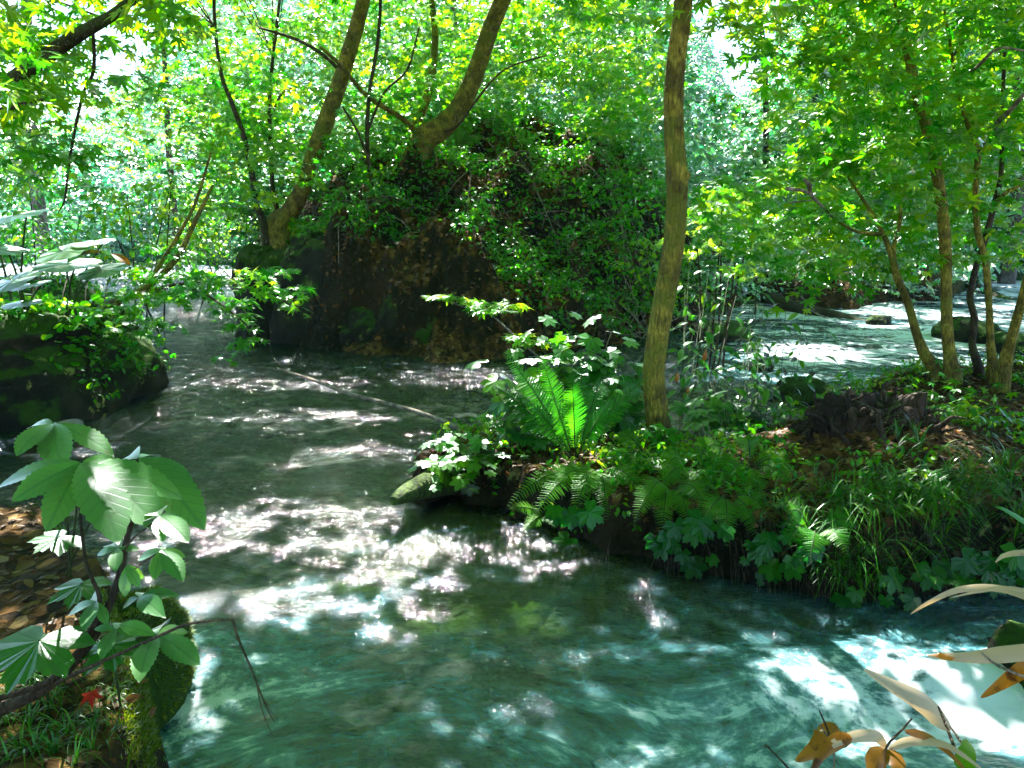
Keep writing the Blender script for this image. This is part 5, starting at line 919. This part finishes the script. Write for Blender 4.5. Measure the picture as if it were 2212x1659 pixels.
# foliage over the boulder at left
def boulder_top(px, y): return at(px, 600, y)
sh = thing('shrub', (-4.6, 8.6, 1.0), 'shrub with small round leaves hanging in front of the big dark boulder', 'shrub')
g = Geo(); c = in_poly(44, [(-20, 640), (150, 640), (250, 690), (210, 760), (60, 770), (-20, 740)], 7.4, 8.0); sprays(g, c, t_round, .075, 16, .26, tilt=.25, rnd_mu=.5, droop=.5); g.build('foliage', M_MAPLE, sh)
for k in range(8): e = c[rng.integers(len(c))]; gs = Geo(); s0 = np.array([e[0] - .2, 8.3, 1.25]); tube(gs, [s0, (s0 + e) / 2 + [0, 0, .15], e], [.008, .006, .003], 4, sub=3); gs.build('stem', M_TWIG, sh, True)
mp = thing('maple', (-4.2, 8.6, 1.05), 'low maple with forked stem reaching right over the stream from the boulder', 'maple tree')
for pl in ([(185, 690, 8.4, 20), (255, 650, 8.3, 17), (310, 625, 8.25, 14), (380, 560, 8.3, 12), (425, 470, 8.4, 9), (460, 400, 8.5, 6)], [(300, 630, 8.3, 12), (340, 580, 8.4, 10), (390, 500, 8.5, 8), (425, 430, 8.6, 6), (455, 330, 8.7, 4)],
           [(290, 640, 8.2, 9), (380, 615, 8.0, 7), (480, 610, 7.8, 6), (560, 630, 7.7, 4), (650, 665, 7.6, 3)], [(380, 615, 8.0, 6), (450, 640, 7.7, 5), (520, 690, 7.5, 4), (555, 735, 7.4, 3)], [(255, 650, 8.3, 10), (235, 700, 8.2, 8), (230, 740, 8.1, 8)]):
    p_, r_ = trunk_path(pl); g = Geo(); tube(g, p_, r_, 8, .1, 3, sub=4); g.build('branch', M_BARK if pl[0][3] > 9 else M_TWIG, mp, True)
g = Geo()
for (px, py, y, r_, n_) in [(300, 600, 8.2, .35, 40), (360, 590, 8.1, .35, 46), (420, 600, 7.9, .35, 50), (480, 600, 7.8, .35, 46), (540, 600, 7.7, .3, 40), (600, 615, 7.65, .28, 34), (640, 650, 7.6, .2, 18), (430, 640, 7.7, .3, 40), (490, 660, 7.6, .28, 36), (530, 700, 7.5, .25, 26), (550, 740, 7.4, .2, 20), (520, 765, 7.4, .15, 12), (340, 640, 8.0, .3, 34), (250, 640, 8.1, .3, 30), (400, 540, 8.3, .35, 26), (330, 700, 7.9, .3, 34), (270, 690, 7.9, .25, 24)]:
    sprays(g, [at(px, py, y) + rng.normal(0, .06, 3) for _ in range(2)], t_maple5, .085, int(n_ * .8), r_, tilt=.15, droop=.35, rnd_mu=rng.uniform(.2, .7), jit=.3)
g.build('foliage', M_MAPLE, mp)
# butterbur-like plants, each leaf on its stalk
for lab, b0, ls in [('broad-leaved plant with a huge sunlit round leaf at the left edge', (50, 590, 7.6), [(55, 450, 7.4, .36, .9), (10, 520, 7.2, .3, .2), (-20, 470, 7.8, .3, .7)]),
                    ('broad-leaved plant with overlapping blue-green round leaves above the boulder', (150, 620, 7.6), [(165, 550, 7.3, .34, .15), (130, 530, 7.7, .3, .3), (215, 570, 7.2, .26, .1), (225, 510, 7.9, .24, .85)]),
                    ('broad-leaved plant with drooping dull green leaf over the boulder edge, lowest of its kind', (60, 640, 7.5), [(30, 590, 7.2, .3, .05), (95, 600, 7.2, .22, .3), (80, 640, 7.1, .2, .6)])]:
    root = thing('butterbur', at(*b0), lab, 'plant')
    for px, py, y, sz, mu in ls:
        c = at(px, py, y); s0 = at(b0[0] + rng.normal(0, 10), b0[1] + 60, b0[2]); g = Geo(); tube(g, bez(s0, s0 * .5 + c * .5 + [0, 0, .1], c - [0, 0, .06 * sz / .3], 7), np.linspace(.012, .007, 7), 6, cap=False); g.build('stalk', M_GSTEM, root, True)
        g = Geo(); scatter(g, t_biground, [c - np.array([0, .1, 0])], [(rng.normal(0, .5), -.8, -.12)], [(rng.normal(0, .15), -.25, 1)], [sz * 1.6], [mu]); g.build('leaf', M_BIG, root)
g = Geo(); scatter(g, t_leaflet, [at(222, 545, 7.5), at(240, 548, 7.4)], [(-.9, -.2, .1), (.9, -.3, -.25)], [(0, -.5, 1), (0, -.6, 1)], [.22, .2], [.2, .4]); tag(g.build('dead_leaf', M_ORANGE), 'large yellow-brown withered leaf among the round leaves at left', 'dead leaf')

# low green cover on top and down the right flank of the boulder
x = rng.uniform(-7.4, -3.0, 2600); y = rng.uniform(7.6, 11.4, 2600); BVf = BV.reshape(-1, 3)
g = Geo(); pts_ = BVf[rng.integers(0, len(BVf), 26000)]; up_ok = (pts_[:, 2] > .95) | ((to_px(pts_)[:, 0] > 190 + 30 * rng.normal(size=len(pts_))) & (pts_[:, 2] > .2)); pts_ = pts_[up_ok]
ok = fbm(pts_ * 2.2, 2, 3) > .42; pts_ = pts_[ok]; m = len(pts_); out_ = norm(pts_ - [-6.4, 8.05, .2]); 
scatter(g, t_ov, pts_ + out_ * rng.uniform(0, .12, (m, 1)), rng.normal(0, .6, (m, 3)) + out_ * .3 - [0, .2, .2], out_ * .8 + [0, 0, .6] + rng.normal(0, .35, (m, 3)), rng.uniform(.03, .09, m), np.clip(rng.normal(.35, .25, m), 0, 1))
tag(g.build('ground_cover', M_MAPLE), 'small leaves and moss covering the big boulder', None, None, 'stuff')
# two small trees behind the boulder
bush('leafy bush rising behind the boulder, left of the forked maple', [(180, 400), (400, 380), (420, 560), (260, 600), (180, 540)], 11, 14, 34, t_ov, .10, 40, .5, mu=(.3, 1))

# ------------------------------------------------------------------ near left: palmate plants and woody branch
def leaflets(root, hub, tips, m_=None, mu=.4, tm=None, name='leaf', lift=(0, -.35, 1)):
    g = Geo(); hub = np.array(hub)
    for tp in tips: tp = np.array(tp); d = tp - hub; scatter(g, tm or t_leaflet, [hub], [d], [np.array(lift) + rng.normal(0, .12, 3)], [np.linalg.norm(d) * rng.uniform(.82, 1.0)], [np.clip(mu + rng.normal(0, .12), 0, 1)])
    return g.build(name, m_ or M_PALELEAF, root, True)
pr = thing('rodgersia', gb(150, 1250, .5), 'large plant with two tiers of giant palmate leaves at lower left, one leaflet glaring white', 'plant')
h2 = at(115, 915, 2.35); leaflets(pr, h2, [at(30, 945, 2.15), at(45, 903, 2.4), at(110, 985, 2.1), at(215, 925, 2.5), at(265, 955, 2.3), at(160, 893, 2.6)], mu=.45)
h1 = at(176, 1000, 2.0); leaflets(pr, h1, [at(-30, 1010, 1.95), at(20, 1060, 1.85), at(95, 1130, 1.8), at(270, 1120, 1.75), at(345, 1085, 1.85), at(430, 1035, 2.1), at(330, 985, 2.2)], mu=.5, lift=(.4, -.27, .86))
h3 = at(300, 990, 2.35); leaflets(pr, h3, [at(440, 1100, 2.2), at(420, 1030, 2.3), at(250, 960, 2.5), at(350, 960, 2.5)], mu=.3)
for h, r_ in ((h1, .005), (h2, .005), (h3, .004)): g = Geo(); s0 = np.array(pr.location) + [rng.normal(0, .02), 0, 0]; tube(g, bez(s0, s0 * .5 + h * .5 + [0, .05, .12], h, 9), np.linspace(r_, r_ * .7, 9), 7, cap=False); g.build('stalk', M_GSTEM, pr, True)
br = thing('shrub', at(-60, 1560, 1.7), 'woody shrub at lower left, dark forked branch climbing in front of the litter bank', 'shrub')
for m_, pl in [(M_BARKD, [(-60, 1565, 1.75, 26), (0, 1535, 1.78, 24), (90, 1490, 1.8, 22), (160, 1430, 1.83, 19), (205, 1370, 1.85, 17), (235, 1310, 1.87, 15), (262, 1230, 1.9, 14), (272, 1170, 1.92, 12), (292, 1112, 1.95, 7)]), (M_BARKD, [(-60, 1530, 1.72, 10), (10, 1505, 1.76, 11), (110, 1470, 1.8, 12), (160, 1420, 1.82, 12), (205, 1345, 1.84, 11), (215, 1290, 1.86, 9), (190, 1230, 1.88, 7), (178, 1160, 1.9, 6), (172, 1080, 1.92, 5)]),
               (M_TWIG, [(262, 1200, 1.9, 5), (290, 1160, 1.88, 4), (345, 1120, 1.85, 3)]), (M_TWIG, [(250, 1265, 1.9, 4), (290, 1230, 1.85, 3), (345, 1190, 1.8, 3)]), (M_TWIG, [(120, 1475, 1.8, 8), (230, 1425, 1.75, 7), (330, 1380, 1.7, 6), (400, 1350, 1.65, 6), (460, 1341, 1.62, 5), (503, 1338, 1.6, 5)]), (M_TWIG, [(503, 1336, 1.6, 5), (515, 1380, 1.6, 5), (545, 1450, 1.58, 4), (570, 1515, 1.57, 3), (592, 1560, 1.56, 2)]), (M_TWIG, [(553, 1465, 1.58, 3), (565, 1530, 1.56, 2), (590, 1592, 1.55, 1.4)]), (M_TWIG, [(560, 1495, 1.58, 2), (585, 1535, 1.58, 1.5), (600, 1560, 1.58, 1.2)])]:
    p_, r_ = trunk_path(pl); g = Geo(); tube(g, p_, r_, 10, .12, 5, sub=4); g.build('branch', m_, br, True)
def pal(hx, hy, y, tips, mu, tm=None, lift=(0, -.5, 1)): leaflets(br, at(hx, hy, y), [at(a, b_, y + (c_[0] if c_ else 0)) for a, b_, *c_ in tips], mu=mu, tm=tm, lift=lift)
pal(345, 1115, 1.85, [(290, 1108, .1), (320, 1075, .15), (400, 1105, .05), (395, 1140, -.1), (350, 1150, -.1)], .45)
pal(350, 1188, 1.8, [(285, 1200), (325, 1245, -.1), (395, 1235, -.1), (400, 1195, 0), (365, 1160, .1)], .55)
pal(255, 1185, 1.9, [(200, 1190), (225, 1150, .1), (290, 1150, .1), (300, 1180), (240, 1220, -.1)], .35)
pal(255, 1110, 1.95, [(270, 1085, 0), (248, 1150, 0)], .3, t_leaflet2)
pal(275, 1220, 1.85, [(265, 1290, -.05), (300, 1270, -.05), (310, 1250, 0)], .5)
pal(250, 1360, 1.8, [(200, 1350), (215, 1400, -.1), (290, 1370, 0), (270, 1320, .1)], .4)
pal(210, 1300, 1.85, [(130, 1315), (160, 1285, .1), (175, 1340, -.1), (230, 1345, -.05)], .25)
pal(300, 1290, 1.9, [(380, 1270, 0), (340, 1310, -.1), (320, 1260, .1), (250, 1310, 0)], .3, t_leaflet2)
lf = thing('rodgersia', gb(220, 1470, .5), 'plant with one wide sunlit palmate leaf held over the white water at lower left', 'plant')
hb = at(337, 1372, 1.75); leaflets(lf, hb, [at(250, 1338, 1.75), at(345, 1312, 1.9), at(425, 1340, 1.85), at(430, 1415, 1.65), at(290, 1435, 1.6)], mu=.6, lift=(0, -.7, 1)); g = Geo(); s0 = np.array(lf.location); tube(g, bez(s0, s0 * .5 + hb * .5 + [0, 0, .1], hb, 8), [.004] * 8, 6, cap=False); g.build('stalk', M_GSTEM, lf, True)
def lobed(label, hx, hy, y, sz, mu, d=(0, -1, -.15), nrm=(0, -.5, 1), bpx=None):
    c = at(hx, hy, y); b0 = gb(*(bpx or (hx + 20, hy + 130)), .5); root = thing('herb', b0, label, 'herb')
    g = Geo(); tube(g, bez(b0, b0 * .5 + c * .5 + [0, 0, .08], c, 8), [.0035] * 8, 6, cap=False); g.build('stalk', M_GSTEM, root, True)
    V, T, U = t_lobed; g = Geo(); scatter(g, t_lobed, [c], [d], [nrm], [sz], [mu]); g.build('leaf', M_BIG, root)
lobed('herb with a single broad lobed green leaf at the lower left edge', 85, 1385, 1.75, .15, .35)
lobed('herb with pale lobed leaf in front of the litter, above the broad green one', 175, 1262, 1.95, .09, .1, (.1, -1, -.1))
lobed('small herb with a dark lobed leaf left of the forked branch', 240, 1392, 1.85, .10, .45, (.5, -1, -.1))
lobed('herb leaf in shade behind the forked branch, beside the grass tuft', 130, 1160, 2.5, .10, .1, (-.4, -1, 0), bpx=(130, 1200))
g = Geo(); scatter(g, t_star, [at(195, 1498, 1.9)], [(.3, -.5, -.3)], [(.2, -.6, 1)], [.045], [.5]); tag(g.build('red_leaf', M_RED), 'small bright red leaf on the mossy brink at lower left', 'leaf')

# ------------------------------------------------------------------ near right: dry bamboo grass
def ribbon(root, pl, wpx, m_, twist=0.0, name='leaf', mu=.5, lift=(0, -.7, .8)):
    pts = np.array([at(*q) for q in pl]); m = len(pts); t = np.linspace(0, m - 1, 25); i = np.clip(np.floor(t).astype(int), 0, m - 2); f = (t - i)[:, None]
    p0, p1, p2, p3 = pts[np.maximum(i - 1, 0)], pts[i], pts[i + 1], pts[np.minimum(i + 2, m - 1)]
    c = 0.5 * (2 * p1 + (p2 - p0) * f + (2 * p0 - 5 * p1 + 4 * p2 - p3) * f ** 2 + (3 * p1 - p0 - 3 * p2 + p3) * f ** 3)
    tn = norm(np.gradient(c, axis=0)); L_ = np.array(lift, float); s = np.cross(tn, L_); s = norm(s); up = np.cross(s, tn); tt = np.linspace(0, 1, 25)
    wpx = wpx * .85; w_ = wpx / 2 / F_PX * np.linalg.norm(c - [0, 0, CAMZ], axis=1) * np.minimum(1, (tt + .02) / .22) ** .6 * np.clip((1 - tt) / .6, 0, 1) ** .7
    a = twist * tt; sd_ = s * np.cos(a)[:, None] + up * np.sin(a)[:, None]; n_ = np.cross(tn, sd_)
    V = np.stack([c - sd_ * w_[:, None] + n_ * w_[:, None] * .3, c, c + sd_ * w_[:, None] + n_ * w_[:, None] * .3], 1).reshape(-1, 3); T = []
    for k in range(24): q = 3 * k; T += [(q, q + 1, q + 4), (q, q + 4, q + 3), (q + 1, q + 2, q + 5), (q + 1, q + 5, q + 4)]
    A = np.stack([np.tile([-.2, 0, .2], 25), np.repeat(tt, 3), np.full(75, mu)], -1); return Geo().add(V, T, A).build(name, m_, root, True)
def cane(root, pl, m_=None): p_, r_ = trunk_path(pl); g = Geo(); tube(g, p_, r_, 7, 0, sub=3); g.build('stem', m_ or M_TWIG, root, True)
ba = thing('bamboo_grass', (1.15, 1.15, .4), 'dry bamboo grass at the lower right edge with long bleached blades over the rapids', 'bamboo grass')
ribbon(ba, [(2055, 1575, 1.5), (2000, 1520, 1.5), (1930, 1480, 1.5), (1865, 1445, 1.5)], 46, M_DRY); ribbon(ba, [(2280, 1400, 1.4), (2180, 1412, 1.42), (2090, 1420, 1.45), (2000, 1416, 1.5)], 34, M_DRY, .5)
ribbon(ba, [(2290, 1390, 1.4), (2212, 1445, 1.42), (2160, 1480, 1.45), (2118, 1508, 1.47)], 32, M_ORANGE); ribbon(ba, [(2300, 1330, 1.5), (2180, 1275, 1.55), (2080, 1272, 1.6), (2010, 1300, 1.63), (1965, 1328, 1.65)], 16, M_DRY, .4)
ribbon(ba, [(2290, 1290, 1.5), (2180, 1270, 1.52), (2110, 1278, 1.55), (2050, 1292, 1.58)], 10, M_DRY); ribbon(ba, [(2290, 1200, 1.5), (2212, 1193, 1.5), (2170, 1200, 1.5), (2150, 1215, 1.5)], 14, M_DRY); ribbon(ba, [(2250, 1150, 1.6), (2212, 1125, 1.6), (2170, 1100, 1.6), (2150, 1095, 1.6)], 14, M_GRASS)
ribbon(ba, [(2060, 1422, 1.45), (2040, 1418, 1.46), (2020, 1413, 1.47), (2000, 1414, 1.5)], 14, M_ORANGE)
cane(ba, [(2085, 1675, 1.35, 6), (2060, 1610, 1.38, 6), (2035, 1545, 1.42, 5), (2026, 1525, 1.43, 3)]); cane(ba, [(2100, 1640, 1.4, 4), (2060, 1580, 1.45, 4), (2052, 1570, 1.48, 3)]); cane(ba, [(2260, 1480, 1.4, 5), (2160, 1440, 1.4, 5), (2120, 1410, 1.42, 3)], M_PALE)
bb = thing('bamboo_grass', (.62, 1.1, .4), 'dry bamboo grass at the bottom edge with orange-brown leaves curling over the rapids', 'bamboo grass')
ribbon(bb, [(1775, 1562, 1.4), (1790, 1585, 1.38), (1765, 1615, 1.36), (1718, 1645, 1.35)], 58, M_ORANGE); ribbon(bb, [(1915, 1618, 1.3), (1895, 1590, 1.3), (1840, 1592, 1.28), (1790, 1615, 1.26), (1755, 1670, 1.24)], 26, M_DRY)
ribbon(bb, [(1840, 1594, 1.275), (1810, 1600, 1.27), (1775, 1630, 1.25), (1750, 1680, 1.23)], 34, M_ORANGE); ribbon(bb, [(1920, 1618, 1.3), (1975, 1600, 1.3), (2050, 1612, 1.28), (2130, 1668, 1.25)], 20, M_DRY); ribbon(bb, [(1955, 1580, 1.3), (2000, 1590, 1.3), (2050, 1625, 1.28), (2100, 1680, 1.25)], 18, M_ORANGE)
ribbon(bb, [(1912, 1618, 1.3), (1895, 1640, 1.28), (1890, 1665, 1.26), (1895, 1700, 1.25)], 44, M_ORANGE); ribbon(bb, [(1918, 1618, 1.3), (1935, 1640, 1.28), (1945, 1665, 1.26), (1945, 1700, 1.25)], 38, M_ORANGE); ribbon(bb, [(2075, 1610, 1.3), (2090, 1635, 1.3), (2095, 1660, 1.3), (2095, 1690, 1.3)], 60, M_GRASS, mu=.9)
cane(bb, [(1795, 1600, 1.34, 4), (1785, 1570, 1.36, 4), (1770, 1535, 1.4, 3)]); cane(bb, [(1800, 1680, 1.3, 4), (1800, 1615, 1.32, 3), (1770, 1565, 1.38, 3)], M_PALE); cane(bb, [(1915, 1690, 1.28, 5), (1912, 1620, 1.3, 5), (1950, 1575, 1.3, 4), (1970, 1552, 1.3, 3)]); cane(bb, [(1720, 1680, 1.3, 5), (1690, 1645, 1.32, 4), (1652, 1607, 1.35, 3)])

# ------------------------------------------------------------------ sky is the world; nothing else

# ------------------------------------------------------------------ haze in the valley
bm = [(-60, -14, -3.2), (60, -14, -3.2), (60, 90, -3.2), (-60, 90, -3.2), (-60, -14, 46), (60, -14, 46), (60, 90, 46), (-60, 90, 46)]
me = bpy.data.meshes.new('haze'); me.from_pydata(bm, [], [(0, 3, 2, 1), (4, 5, 6, 7), (0, 1, 5, 4), (1, 2, 6, 5), (2, 3, 7, 6), (3, 0, 4, 7)])
hz = bpy.data.objects.new('haze', me); COL.objects.link(hz); tag(hz, 'pale blue haze filling the wooded valley', None, None, 'stuff')
m, N, L, out = mat('haze'); v = N('VolumePrincipled'); v.inputs['Color'].default_value = (0.6, 0.88, 1, 1); v.inputs['Density'].default_value = 0.0007; v.inputs['Anisotropy'].default_value = 0.3
L(v.outputs[0], out.inputs['Volume']); me.materials.append(m)
